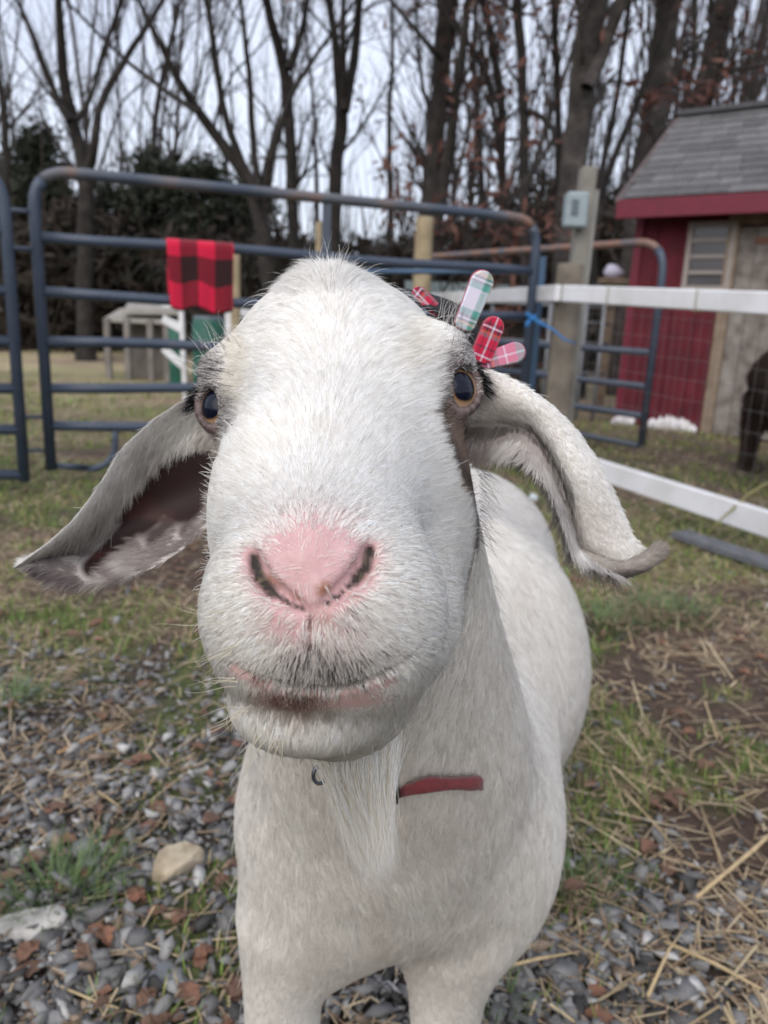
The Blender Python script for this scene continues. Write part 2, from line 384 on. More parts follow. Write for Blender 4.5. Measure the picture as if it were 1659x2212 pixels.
tree('bare_tree', [[(1590, 500, 8), (1620, 230, 8), (1640, 120, 7), (1658, 20, 6)]], 13.0, 'thin tree at the far right above the shed ridge', GT, 23, m_bark, 2.0, 10, leafy=.12)
tree('bare_tree', [[(1470, 500, 7), (1475, 260, 7), (1500, 130, 6), (1500, 0, 6)]], 14.0, 'thin dark stem between the two broad grey trunks', GT, 24, m_bark, 2.0, 10, leafy=.12)
tree('bare_tree', [[(1040, 700, 7), (1042, 420, 7), (1030, 220, 6), (1020, 100, 5), (1030, 0, 4)]], 15.0, 'faint thin tree between the thick dark tree and the leaning thin one', GT, 25, m_bark, 2.4, 12, leafy=.10)
tree('bare_tree', [[(830, 700, 6), (845, 420, 6), (838, 260, 5), (850, 130, 4), (845, 0, 3)]], 17.0, 'faint slim tree in the gap of pale sky right of centre', GT, 26, m_bark, 2.8, 12, leafy=.12)
tree('bare_tree', [[(20, 700, 8), (15, 400, 8), (10, 240, 7), (-10, 120, 5), (-5, 0, 4)]], 15.0, 'slim bare tree cut by the left edge above the gate', GT, 27, m_bark, 2.8, 12)
tree('bare_tree', [[(330, 700, 8), (340, 420, 7), (330, 260, 6), (360, 130, 5), (390, 0, 4)]], 18.0, 'faint bare tree behind the low dark evergreens', GT, 28, m_bark, 3.2, 14)
tree('bare_tree', [[(690, 700, 5), (685, 420, 5), (680, 320, 4), (676, 200, 3), (660, 60, 3)]], 19.0, 'faint bare sapling between two dark trunks left of centre', GT, 29, m_bark, 2.8, 12)

# evergreens and brush
def crown(name, px, py_top, depth, half_px, n, label, group, m, seed, size=.10, h0=0.0, cone_=True):
    rnd = np.random.default_rng(seed); top = WP(px, py_top, depth); hgt = top[2]; base = np.array([top[0], top[1], 0.0]); rad = half_px / FOC * depth
    root = empty(name, base); tag(root, label, 'tree', group)
    V, F = tubes_np([(np.array([base + [0, 0, -.05], base + [0, 0, hgt * .5], base + [0, 0, hgt * .93]]), np.array([.14, .09, .02]))], 8)
    rel(link_mesh('trunk', mesh_np('trunk', V, F, True), m_bark, root), root)
    nc = 46; P = []
    for i in range(nc):
        t = rnd.uniform(h0, 1) ** .85; a = rnd.uniform(0, 2 * math.pi); rr = rad * (min(1.0, (1 - t) * 1.9 + .12) if cone_ else math.sqrt(max(0.04, 1 - (2 * t - .9) ** 2 * .9))) * rnd.uniform(.35, 1.0)
        c = base + [rr * math.cos(a), rr * math.sin(a) * .8, hgt * t * .97]
        k = n // nc; s = rad * rnd.uniform(.16, .32); q = rnd.normal(size=(k, 3)) * [s, s, s * .75]; P.append(c + q)
    P = np.concatenate(P); P = P[P[:, 2] > .02]
    V, F = leaf_cloud(P, size); o = rel(link_mesh('crown', mesh_np('crown', V, F), m, root), root); o['kind'] = 'stuff'
GE = 'dark evergreens behind the gate'
crown('evergreen_tree', 78, 292, 17, 75, 9000, 'tall rounded dark evergreen at the left behind the gate corner', GE, m_ever, 1)
crown('evergreen_tree', 20, 335, 19, 80, 7000, 'dark evergreen cut by the left edge of the photo', GE, m_ever, 2)
crown('evergreen_tree', 330, 335, 18, 85, 9000, 'broad dark evergreen left of the plaid blanket', GE, m_ever, 3, cone_=False)
crown('evergreen_tree', 440, 345, 18, 80, 9000, 'dark rounded evergreen above the plaid blanket', GE, m_ever, 4, cone_=False)
crown('evergreen_tree', 545, 385, 20, 75, 6000, 'low dark evergreen right of the plaid blanket', GE, m_ever, 5, cone_=False)
crown('evergreen_tree', 250, 385, 19, 60, 6000, 'lowest dark evergreen beside the forked bare tree', GE, m_ever, 6, cone_=False)
crown('evergreen_tree', 150, 430, 16, 60, 6000, 'brownish shrubby evergreen below the forked bare tree', GE, m_brush, 7, cone_=False)
def thicket():
    rnd = np.random.default_rng(5); P = []; tw = []
    for i in range(330):
        px = rnd.uniform(-250, 1900); dep = rnd.uniform(15, 30)
        ymax = 480 if px > 1000 else (525 if px > 580 else 455)
        if px > 1150: ymax = 400
        top = WP(px, ymax + rnd.uniform(-20, 75), dep); h = max(top[2], .8)
        n = 260; c = np.array([top[0], top[1], 0]) + np.stack([rnd.normal(size=n) * .7, rnd.normal(size=n) * .7, h * (rnd.random(n) ** .8)], 1)
        P.append(c)
        for k in range(3):
            b = np.array([top[0] + rnd.normal() * .6, top[1] + rnd.normal() * .6, 0]); t = b + [rnd.normal() * .6, rnd.normal() * .4, h * rnd.uniform(.9, 2.1)]
            tw.append((np.array([b, (b + t) / 2 + rnd.normal(size=3) * .12, t]), np.array([.03, .02, .006])))
    P = np.concatenate(P); V, F = leaf_cloud(P, .17)
    V2, F2 = tubes_np(tw, 3)
    me = mesh_np('understorey', np.concatenate([V, V2]), np.concatenate([F, F2 + len(V)]))
    tag(link_mesh('understorey', me, m_brush), kind='stuff')
thicket()
def far_wood():
    rnd = np.random.default_rng(9); out = {0: [], 1: [], 2: [], 3: []}
    for i in range(52):
        px = rnd.uniform(-150, 1850) if i % 2 == 0 else rnd.uniform(850, 1850); dep = rnd.uniform(18, 30); b = WP(px, 600, dep); b[2] = 0
        branch(out, [], b, np.array([rnd.normal() * .07, rnd.normal() * .05, 1.0]), rnd.uniform(10, 15), rnd.uniform(.06, .11), 0, rnd, .6, .5, 0, 2, 9)
    V, F = tubes_np(out[0] + out[1] + out[2], 3)
    tag(link_mesh('far_wood', mesh_np('far_wood', V, F, True), m_twig), kind='stuff')
far_wood()

# ------------------------------------------------------------------ ground cover
def scatter(n, x0, x1, y0, y1, wfun, power=1.0):
    """more points near the camera, as the lens spreads them"""
    u = rng.random(n); y = y0 * (y1 / y0) ** u; x = rng.uniform(-1, 1, n) * (.30 + .62 * y); x = np.clip(x, x0, x1)
    keep = rng.random(n) < wfun(x, y); return x[keep], y[keep]
def stones(name, n, s0, s1, wfun, m, y0=.55, y1=4.5):
    x, y = scatter(n, -4, 4, y0, y1, wfun); n = len(x)
    S = (s0 * (s1 / s0) ** (rng.random(n) ** 1.5)); NT = 48; NVt = 10; TV, TF = [], []
    for q in range(NT):      # angular chips: convex hulls of a few random points
        p = rng.normal(size=(NVt, 3)); p /= np.linalg.norm(p, axis=1, keepdims=True); p *= rng.uniform(.72, 1.1, (NVt, 1))
        hb_m = bmesh.new(); vs = [hb_m.verts.new(c_) for c_ in p]; bmesh.ops.convex_hull(hb_m, input=vs); hb_m.verts.index_update(); hb_m.verts.ensure_lookup_table()
        TV.append(np.array([v.co[:] for v in hb_m.verts])); TF.append(np.array([[v.index for v in f.verts] for f in hb_m.faces])); hb_m.free()
    tid = rng.integers(0, NT, n); sc3 = np.stack([rng.uniform(.9, 1.7, n), rng.uniform(.6, 1.15, n), rng.uniform(.28, .7, n)], 1)
    a = rng.uniform(0, 2 * math.pi, n); tl = rng.normal(size=(n, 2)) * .28
    Rz = np.zeros((n, 3, 3)); Rz[:, 0, 0] = np.cos(a); Rz[:, 0, 1] = -np.sin(a); Rz[:, 1, 0] = np.sin(a); Rz[:, 1, 1] = np.cos(a); Rz[:, 2, 2] = 1; Rz[:, 2, 0] = tl[:, 0]; Rz[:, 2, 1] = tl[:, 1]
    pos = np.stack([x, y, gh(x, y) + S * rng.uniform(.10, .40, n) + .004], 1)
    tone = rng.choice(5, n, p=[.40, .30, .13, .10, .07]); pal = np.array([[.150, .148, .145], [.235, .232, .225], [.052, .050, .047], [.38, .375, .36], [.22, .165, .12]]); cst = pal[tone] * rng.uniform(.75, 1.25, (n, 1))
    VV, FF_, CC, o_ = [], [], [], 0
    for q in range(NT):
        w_ = np.where(tid == q)[0]; nv = len(TV[q])
        if not len(w_): continue
        v_ = np.einsum('nij,nkj->nik', TV[q][None] * sc3[w_][:, None, :], Rz[w_]) * S[w_][:, None, None] + pos[w_][:, None, :]
        VV.append(v_.reshape(-1, 3)); FF_.append((TF[q][None] + (np.arange(len(w_)) * nv)[:, None, None]).reshape(-1, 3) + o_); CC.append(np.repeat(cst[w_], nv, 0)); o_ += len(w_) * nv
    me = mesh_np(name, np.concatenate(VV), np.concatenate(FF_)); set_col(me, 'col', np.concatenate(CC))
    return tag(link_mesh(name, me, m), kind='stuff')
m_stone = mat('gravel_stone', attr='col', rough=.72, noise=(70, .28, 5), bump=(260, .5, .002), spec=.4)
def stone_w(x, y): return np.clip(gravel_w(x, y) * (1 - .35 * grass_w(x, y)) * (.35 + .9 * np.clip((fbm(x, y, 4, 120) - .3) / .25, 0, 1)) + .04, 0, 1)
stones('gravel', 21000, .006, .021, stone_w, m_stone)
stones('fine_gravel', 26000, .003, .009, lambda x, y: np.clip(stone_w(x, y) * .9 + .05, 0, 1), m_stone)

def blades(name, n, wfun, h0, h1, w, cols, m, y0=.7, y1=9.0, lean=.5, flat=False):
    x, y = scatter(n, -9, 9, y0, y1, wfun); n = len(x)
    # gather into tufts
    k = 6; cx_ = np.round(x / .05) * .05; x = x * .6 + (cx_ + .017 * np.sin(cx_ * 91)) * .4
    a = rng.uniform(0, 2 * math.pi, n); h = rng.uniform(h0, h1, n) * (1 + .12 * np.clip(y - 2, 0, 6)); ww = w * (1 + .35 * np.clip(y - 1.5, 0, 8))
    ln = rng.uniform(.15, 1.0, n) * lean; dx, dy = np.cos(a), np.sin(a); z = gh(x, y)
    if flat: up = rng.uniform(.0, .22, n); ln = np.full(n, 1.0)
    else: up = np.sqrt(np.clip(1 - ln**2 * .8, .05, 1))
    b0 = np.stack([x - dy * ww, y + dx * ww, z], 1); b1 = np.stack([x + dy * ww, y - dx * ww, z], 1)
    if flat:
        L = h; t = np.stack([x + dx * L, y + dy * L, z + .006 + up * L], 1); b0[:, 2] += .006; b1[:, 2] += .006
        t0 = t + np.stack([-dy * ww, dx * ww, 0 * x], 1); t1 = t - np.stack([-dy * ww, dx * ww, 0 * x], 1)
        V = np.stack([b0, b1, t1, t0], 1)
    else:
        mid = np.stack([x + dx * ln * h * .4, y + dy * ln * h * .4, z + h * up * .62], 1); s = np.stack([-dy * ww * .7, dx * ww * .7, 0 * x], 1)
        t = np.stack([x + dx * ln * h, y + dy * ln * h, z + h * up], 1)
        V = np.stack([b0, b1, mid - s, mid + s], 1); V2 = np.stack([mid + s, mid - s, t, t + s * .1], 1)
        V = np.concatenate([V, V2])
    nn = len(V); C = np.array(cols)[rng.integers(0, len(cols), n)] * rng.uniform(.7, 1.3, (n, 1))
    if nn > n: C = np.concatenate([C, C])
    me = mesh_np(name, V.reshape(-1, 3), np.arange(nn * 4).reshape(nn, 4)); set_col(me, 'col', np.repeat(C, 4, 0))
    return tag(link_mesh(name, me, m), kind='stuff')
m_blade = mat('grass_blade', attr='col', rough=.7, noise=(40, .15))
blades('grass', 90000, lambda x, y: np.clip(grass_w(x, y) * (1 - .85 * gravel_w(x, y)), 0, 1), .012, .038, .0016,
       [(.12, .20, .035), (.17, .26, .05), (.085, .15, .028), (.25, .26, .08), (.32, .27, .14)], m_blade, .62, 9, .8)
blades('dry_thatch', 85000, lambda x, y: np.clip((1 - .55 * gravel_w(x, y)) * np.clip((fbm(x, y, 3.1, 70) - .33) / .2, .15, 1), 0, 1), .02, .075, .0013,
       [(.34, .26, .16), (.27, .19, .115), (.45, .36, .23), (.15, .10, .065)], m_blade, .6, 10, flat=True)
blades('hay', 750, lambda x, y: np.clip((x - .12) * 1.6, 0, 1) * (y < 2.3), .05, .17, .0016,
       [(.50, .39, .22), (.42, .31, .17), (.58, .48, .30)], m_blade, .6, 2.6, flat=True)
def leafmesh(cx_, cy_, z, s, rot, curl, seed):
    r = random.Random(seed); n = 8; V = []; F = []
    for i in range(n + 1):
        t = i / n; w = math.sin(math.pi * min(1, t * .96 + .03)) ** .8 * .42 * (1 + .25 * math.sin(t * 17 + seed))
        for k in (-1, 0, 1):
            x = (t - .5) * 2 * s * .6; y = k * w * s; zz = abs(k) * curl * s * .35 + math.sin(t * 3.2) * curl * s * .45 + r.uniform(-.03, .03) * s
            V.append((cx_ + x * math.cos(rot) - y * math.sin(rot), cy_ + x * math.sin(rot) + y * math.cos(rot), z + zz + .006))
    for i in range(n):
        for k in (0, 1): a = i * 3 + k; F.append((a, a + 1, a + 4, a + 3))
    return V, F
m_leaf = mat('fallen_leaf', rough=.75, ramp=(26, 4, [(.3, (.085, .050, .034)), (.5, (.15, .082, .052)), (.65, (.21, .095, .055)), (.8, (.25, .165, .11))]))
x, y = scatter(1500, -5, 5, .7, 7, lambda x, y: .2 + .5 * (fbm(x, y, 2.4, 140) > .5)); Vs = []; Fs = []; o_ = 0
for i in range(len(x)):
    V, F = leafmesh(x[i], y[i], float(gh(x[i], y[i])) + .004, random.uniform(.018, .036), random.uniform(0, 6.3), random.uniform(-.2, .7), i); Vs += V; Fs += [tuple(q + o_ for q in f) for f in F]; o_ += len(V)
me = bpy.data.meshes.new('fallen_leaves'); me.from_pydata(Vs, [], Fs); me.update(); tag(link_mesh('fallen_leaves', me, m_leaf), kind='stuff')

for (px_, py_, sz, ro, cu, lb_) in ((68, 1888, .024, .3, .6, 'curled red-brown leaf on the gravel at the left edge'), (318, 2188, .026, 1.1, .5, 'dark red leaf on the gravel at the bottom left'), (1238, 1946, .030, .2, .5, 'orange-brown leaf low beside the goat flank'),
        (1462, 1745, .024, -.3, .6, 'orange leaf on bare dirt below the curled ear'), (1328, 1276, .034, .4, .4, 'tan leaf on the grass just under the curled ear tip'), (158, 1388, .034, .1, .5, 'long brown leaf on the grass below the left ear'), (470, 1602, .026, .8, .6, 'red-brown leaf beside the goat chin'), (212, 1770, .022, -1., .5, 'small orange leaf above the pale rock')):
    g = G(px_, py_); V, F = leafmesh(0, 0, 0, sz, ro, cu, int(px_)); me = bpy.data.meshes.new('fallen_leaf'); me.from_pydata(V, [], F); me.update(); o = link_mesh('fallen_leaf', me, m_leaf); o.location = (g[0], g[1], float(gh(g[0], g[1])) + .012); tag(o, lb_, 'leaf')
def rock(name, px, py, sx, sy, sz, m, label, cat, seed, rot=0.0, sub=4, rough=.22, cuts=9):
    bm = bmesh.new(); bmesh.ops.create_icosphere(bm, subdivisions=sub, radius=1); r = np.random.default_rng(seed)
    ds = [(d / np.linalg.norm(d), o) for d, o in zip(r.normal(size=(cuts, 3)), r.uniform(.55, .85, cuts))]
    for v in bm.verts:
        c = np.array(v.co[:])
        for d, o in ds:
            k = c.dot(d) - o
            if k > 0: c -= d * k * .93
        nn = mnoise.fractal(Vector(c * 1.7) + Vector((seed, 0, 0)), 1, 2, 4); c *= 1 + rough * .35 * nn
        v.co = Vector(c * [sx, sy, sz])
    me = bpy.data.meshes.new(name); bm.to_mesh(me); bm.free(); o = link_mesh(name, me, m); g = G(px, py); o.location = (g[0], g[1], float(gh(g[0], g[1])) + sz * .45); o.rotation_euler = (.12, -.1, rot)
    return tag(o, label, cat)
m_rock = mat('pale_rock', rough=.85, ramp=(22, 7, [(.3, (.22, .17, .11)), (.5, (.45, .38, .27)), (.75, (.60, .54, .42))]), bump=(70, .8, .004))
m_rock2 = mat('quartz_rock', rough=.6, ramp=(30, 7, [(.3, (.16, .16, .15)), (.5, (.36, .35, .33)), (.75, (.62, .60, .57))]), bump=(90, .8, .003))
m_slate = mat('slate', rough=.6, ramp=(30, 5, [(.3, (.12, .13, .14)), (.7, (.20, .21, .225))]), bump=(160, .5, .002))
rock('rock', 382, 1880, .043, .034, .024, m_rock, 'pale tan rock lying on the gravel left of the goat', 'rock', 4, .5)
rock('rock', 60, 2010, .055, .026, .018, m_rock2, 'white and grey mottled quartz rock at the left edge', 'rock', 9, .3)
rock('slate_chip', 345, 2118, .026, .022, .006, m_slate, 'triangular grey slate chip low on the left', 'stone', 14, 1.2, 3, .1, 5)
rock('slate_chip', 285, 2070, .016, .024, .006, m_slate, 'upright narrow slate chip beside the triangular one', 'stone', 15, .2, 3, .1, 5)
rock('slate_chip', 150, 2105, .022, .014, .007, m_slate, 'oval blue grey slate chip near the bottom left', 'stone', 16, .4, 3, .1, 5)
m_litter = mat('white_plastic_litter', (.62, .70, .74), .5, noise=(30, .12))
rock('litter', 1152, 1082, .024, .010, .028, m_litter, 'crumpled pale plastic scrap on grass between body and ear', 'litter', 31, .2, 3, .4, 10)
rock('litter', 338, 768, .10, .04, .02, m_litter, 'small white scrap on the far lawn', 'litter', 32, .2, 2, .4, 8)
# straws and sticks that show singly
m_straw = mat('straw', (.50, .38, .21), .6, noise=(60, .25)); m_stick = mat('stick', (.36, .22, .11), .7, noise=(50, .3))
def stick(name, pts, r, m, label, cat, lift=.012):
    P = [G(a, b) for a, b in pts]; P = [np.array([p[0], p[1], float(gh(p[0], p[1])) + lift]) for p in P]
    mb = MB(); rr = [r * (.8 + .4 * random.random()) for _ in P]; rr[-1] = r * .35
    mb.tube(P, rr, 7); return tag(mb.build(name, m, smooth=True), label, cat)
stick('stick', [(125, 1640), (200, 1603), (275, 1572)], .0042, m_stick, 'tan broken stick on the gravel left of the chin', 'stick')
stick('straw', [(133, 2150), (210, 2183), (320, 2215)], .0015, m_straw, 'long pale straw at the bottom left corner', 'straw')
stick('straw', [(212, 1722), (238, 1740), (262, 1758)], .0018, m_straw, 'short pale straw on the gravel below the stick', 'straw')
stick('straw', [(1498, 1978), (1560, 1925), (1625, 1870), (1700, 1800)], .0030, m_straw, 'thick bent straw at the right edge', 'straw', .03)
stick('straw', [(1510, 1770), (1540, 1850), (1560, 1920)], .0018, m_straw, 'thin straw standing up left of the thick bent straw', 'straw', .02)
stick('straw', [(1020, 2150), (1100, 2100), (1160, 2060)], .0028, m_straw, 'straw touching the right foreleg of the goat', 'straw', .02)
stick('straw', [(1080, 2115), (1160, 2095), (1250, 2080)], .0022, m_straw, 'straw crossing right of the goat foreleg', 'straw', .018)
stick('straw', [(1430, 2060), (1540, 2110), (1640, 2165)], .0028, m_straw, 'long pale straw at the bottom right', 'straw', .02)
stick('straw', [(1395, 2180), (1440, 2080), (1475, 2030)], .0022, m_straw, 'steep straw crossing near the bottom right', 'straw', .02)
stick('straw', [(1560, 1590), (1660, 1580)], .0016, m_straw, 'level thin straw at the right edge, half way down', 'straw')
def tuft(px, py, n, h, label, cols, spread=.035):
    g = G(px, py); V = []; F = []; C = []
    for i in range(n):
        a = random.uniform(0, 6.28); rr = random.random() ** .5 * spread; x0, y0 = g[0] + rr * math.cos(a), g[1] + rr * math.sin(a); z0 = float(gh(x0, y0)); hh = h * random.uniform(.5, 1.1); b = a + random.uniform(-.7, .7); le = random.uniform(.3, 1.1)
        w = .0016; o = len(V)
        for k in range(5):
            t = k / 4; dd = le * hh * t * t; zz = hh * (t - .35 * t * t * le); ww = w * (1 - t * .9)
            for s in (-1, 1): V.append((x0 + math.cos(b) * dd - math.sin(b) * ww * s, y0 + math.sin(b) * dd + math.cos(b) * ww * s, z0 + zz)); 
        c = random.choice(cols); C += [c] * 10
        for k in range(4): F.append((o+2*k, o+2*k+1, o+2*k+3, o+2*k+2))
    me = mesh_np('grass_tuft', V, F); set_col(me, 'col', np.array(C)); return tag(link_mesh('grass_tuft', me, m_blade), label, 'grass tuft')
GC = [(.07, .12, .035), (.10, .16, .05), (.13, .19, .08)]
tuft(120, 1955, 150, .085, 'grass tuft beside the quartz rock on the left gravel', GC, .06)
tuft(200, 1900, 90, .07, 'grass tuft between the pale rock and the left edge', GC, .05)
tuft(20, 1530, 150, .07, 'bright green grass tuft at the left edge above the stick', GC, .07)
tuft(1290, 1350, 260, .08, 'green grass tuft right of the goat flank below the ear', GC, .12)
tuft(1440, 1330, 320, .08, 'wide green grass tuft below the curled ear tip', GC, .14)
tuft(1260, 1930, 120, .05, 'small grass tuft beside the goat flank low right', GC, .06)
tuft(250, 1140, 320, .10, 'grass tuft under the bottom bar of the gate, left', GC, .22)
tuft(1080, 2180, 40, .06, 'small grass tuft behind the right foreleg', GC, .03)

# board lying on the grass
m_grayboard = mat('weathered_grey_board', rough=.9, ramp=(18, 6, [(.3, (.085, .09, .10)), (.7, (.15, .155, .17))]), bump=(60, .4, .003))
a, b = G(1465, 1163), G(1760, 1262); mb = MB(); mb.bar(a + [0, 0, .02], b + [0, 0, .02], .10, .03)
tag(mb.build('board', m_grayboard, bevel=.004), 'dark grey weathered board lying on the grass below the white rail', 'board')

# ------------------------------------------------------------------ blue tube gates
m_gate = mat('gate_paint_blue', rough=.42, ramp=(6, 6, [(.3, (.036, .052, .080)), (.62, (.052, .070, .105)), (.75, (.085, .10, .12)), (.84, (.13, .08, .06))]), bump=(80, .25, .001), spec=.5)
m_gaterust = mat('gate_paint_rusted', rough=.6, ramp=(9, 7, [(.36, (.085, .10, .13)), (.50, (.19, .12, .095)), (.7, (.26, .125, .085))]), bump=(80, .3, .001))
m_gatemix = mat('gate_paint_patchy_rust', rough=.5, ramp=(2.2, 8, [(.40, (.045, .062, .090)), (.52, (.10, .105, .12)), (.58, (.20, .12, .09)), (.72, (.24, .12, .085))]), bump=(80, .3, .001))
m_gateblue = mat('gate_paint_bright_blue', (.055, .11, .19), .45, noise=(8, .2))
def plane_pt(A, Bp, s, h):
    p = A * (1 - s) + Bp * s; return np.array([p[0], p[1], h])
GL = G(113, 1050); GL[2] = 0
hts = [at_xy_height(90 + (y - 440) * .028 - 4, y, GL[1]) for y in (366, 510, 633, 738, 836, 921)]
Hg = hts[0]
GRp = at_height(1163, 474, Hg); GRp = np.array([GRp[0], GRp[1], 0.0])
r_t = .026
def S_at(px, A, Bp):        # fraction along the gate line seen at column px
    lo, hi = -.5, 1.6
    for _ in range(50):
        mid = (lo + hi) / 2; p = plane_pt(A, Bp, mid, .8); c = (p - CPOS) @ CMAT; q = c[0] / c[2] * FOC + CX
        if q < px: lo = mid
        else: hi = mid
    return lo
gate = empty('farm_gate', GL); tag(gate, 'wide blue tube gate with rust on its top rail and the plaid blanket on it', 'gate', 'blue tube livestock gates')
hb = .08
def gate_frame(root, A, Bp, Htop, hb, m_side, m_top, rads=.16, left=True, right=True):
    T = [plane_pt(A, Bp, 0, hb)]; 
    if left: T += rounded(plane_pt(A, Bp, 0, hb), plane_pt(A, Bp, 0, Htop), plane_pt(A, Bp, 1, Htop), rads)
    L_ = MB(); L_.tube(T[:5], r_t, 12); L_.build('side_post', m_side, root, True)
    top = T[4:]
    R2 = rounded(plane_pt(A, Bp, 0, Htop), plane_pt(A, Bp, 1, Htop), plane_pt(A, Bp, 1, hb), rads) if right else []
    mb = MB(); mb.tube(top + (R2[:4] if right else [plane_pt(A, Bp, 1, Htop)]), r_t, 12); mb.build('top_rail', m_top, root, True)
    if right: mb = MB(); mb.tube(R2[3:] + [plane_pt(A, Bp, 1, hb)], r_t, 12); mb.build('side_post', m_side, root, True)
gate_frame(gate, GL, GRp, Hg, hb, m_gate, m_gatemix)
for h in hts[1:]:
    mb = MB(); mb.tube([plane_pt(GL, GRp, .008 + k * .0984, h + .006 * math.sin(k * 1.1 + h * 9)) for k in range(11)], r_t * .93, 12); mb.build('rail', m_gate, gate, True)
sb = S_at(700, GL, GRp); mb = MB(); mb.bar(plane_pt(GL, GRp, sb, hts[5]), plane_pt(GL, GRp, sb, Hg), .012, .045, up=(1, 0, 0)); mb.build('brace', m_gate, gate)
s0 = S_at(118, GL, GRp); s1 = S_at(238, GL, GRp)
mb = MB(); mb.tube([plane_pt(GL, GRp, .01, hb + .02), plane_pt(GL, GRp, s0 + (s1 - s0) * .45, hb + .005)] + rounded(plane_pt(GL, GRp, s0, hb), plane_pt(GL, GRp, s1, hb), plane_pt(GL, GRp, s1, hts[5]), .14) + [plane_pt(GL, GRp, s1, hts[5])], .016, 10); mb.build('bottom_bar', m_gate, gate, True)
# latch between the two gates
mb = MB(); u = (GRp - GL) / np.linalg.norm(GRp - GL); z1, z2 = (hts[4] + hts[5]) / 2, hts[5] - .13
q = GL - u * .11
for h in (hts[5] + .045, hts[5] - .115):
    mb.tube([plane_pt(GL, GRp, 0, h), q + [0, 0, h]], .009, 8)
mb.tube([q + [0, 0, hts[5] + .09], q + [0, 0, hts[5] - .20]], .010, 8); mb.build('latch', m_gate, gate, True)
for h in (hts[1] + .10, hts[1] - .06): mb = MB(); mb.tube([GL + [0, 0, h], GL - u * .12 + [0, 0, h]], .012, 8); mb.build('hinge', m_gate, gate, True)
# gate at the left edge
GA = G(55, 1062); GA[2] = 0; GB = GL - u * 1.9 + np.array([0, .25, 0]); g2 = empty('farm_gate', GA); tag(g2, 'blue tube gate cut off by the left edge of the photo', 'gate', 'blue tube livestock gates')
R2 = rounded(GB * [1, 1, 0] + [0, 0, Hg], GA * [1, 1, 0] + [0, 0, Hg], GA * [1, 1, 0] + [0, 0, hb], .20)
mb = MB(); mb.tube([GB + [0, 0, Hg]] + R2[:4], r_t, 12); mb.build('top_rail', m_gate, g2, True)
mb = MB(); mb.tube(R2[3:] + [GA + [0, 0, hb - .03]], r_t, 12); mb.build('side_post', m_gate, g2, True)
for h in hts[1:] + [hb]:
    mb = MB(); mb.tube([GA + [0, 0, h], GB + [0, 0, h]], r_t * .93, 10); mb.build('rail', m_gate, g2, True)
mb = MB(); mb.tube([GB + [0, 0, hb], GB + [0, 0, Hg]], r_t, 10); mb.build('side_post', m_gate, g2, True)
mb = MB(); mb.tube([GA + [0, 0, hts[5]-.0], q + [0, 0, hts[5]]], .008, 8); mb.build('latch_pin', m_gate, g2, True)

# the second gate, behind the fence corner, rusty on top
B_ = at_height(1440, 520, Hg); A_ = at_height(900, 556, Hg); B_ = np.array([B_[0], B_[1], 0]); A_ = np.array([A_[0], A_[1], 0])
g3 = empty('farm_gate', A_); tag(g3, 'blue tube gate with a red-rusted top rail in front of the shed', 'gate', 'blue tube livestock gates')
gate_frame(g3, A_, B_, Hg, hb, m_gate, m_gaterust, .22)
for f in (.74, .50, .34, .20): 
    mb = MB(); mb.tube([plane_pt(A_, B_, 0, Hg * f), plane_pt(A_, B_, 1, Hg * f)], r_t * .93, 10); mb.build('rail', m_gate, g3, True)
mb = MB(); mb.tube([plane_pt(A_, B_, .0, hb), plane_pt(A_, B_, 1, hb)], r_t * .8, 10); mb.build('bottom_bar', m_gate, g3, True)
# third gate: bright blue posts seen behind the first one's corner
P1 = WP(1141, 700, 4.9); P1[2] = 0; P2 = at_height(1000, 640, 1.0); P2 = P1 + np.array([-1.5, 1.1, 0])
g4 = empty('farm_gate', P1); tag(g4, 'brighter blue gate seen edge-on behind the corner of the wide gate', 'gate', 'blue tube livestock gates')
h4 = at_xy_height(1150, 553, 4.9)
for dx in (0, .055):
    mb = MB(); mb.bar(P1 + [dx, 0, .05], P1 + [dx, 0, h4], .036, .036, up=(1, 0, 0)); mb.build('side_post', m_gateblue, g4)
for h in (h4 * .93, h4 * .72, h4 * .50, h4 * .3):
    mb = MB(); mb.tube([P1 + [0, 0, h], P2 + [0, 0, h]], .017, 8); mb.build('rail', m_gateblue, g4, True)

# blue twine
m_twine = mat('blue_twine', (.02, .16, .42), .6, noise=(200, .2)); mb = MB()
K = WP(1148, 686, 4.28); 
mb.tube([WP(1138, 678, 4.25), K, WP(1165, 697, 4.25), WP(1195, 712, 4.22), WP(1218, 733, 4.2), WP(1245, 742, 4.2)], [.010, .012, .009, .006, .006, .004], 8)
mb.tube([K + [-.02, 0, .02], K + [.0, -.025, -.01], K + [.022, 0, .01], K + [0, .03, 0], K + [-.02, 0, .02]], .008, 8)
mb.tube([K, WP(1139, 700, 4.25), WP(1136, 708, 4.25)], [.010, .011, .005], 8)
tag(mb.build('twine', m_twine, smooth=True), 'bright blue twine tying the gate to the wooden post', 'twine')

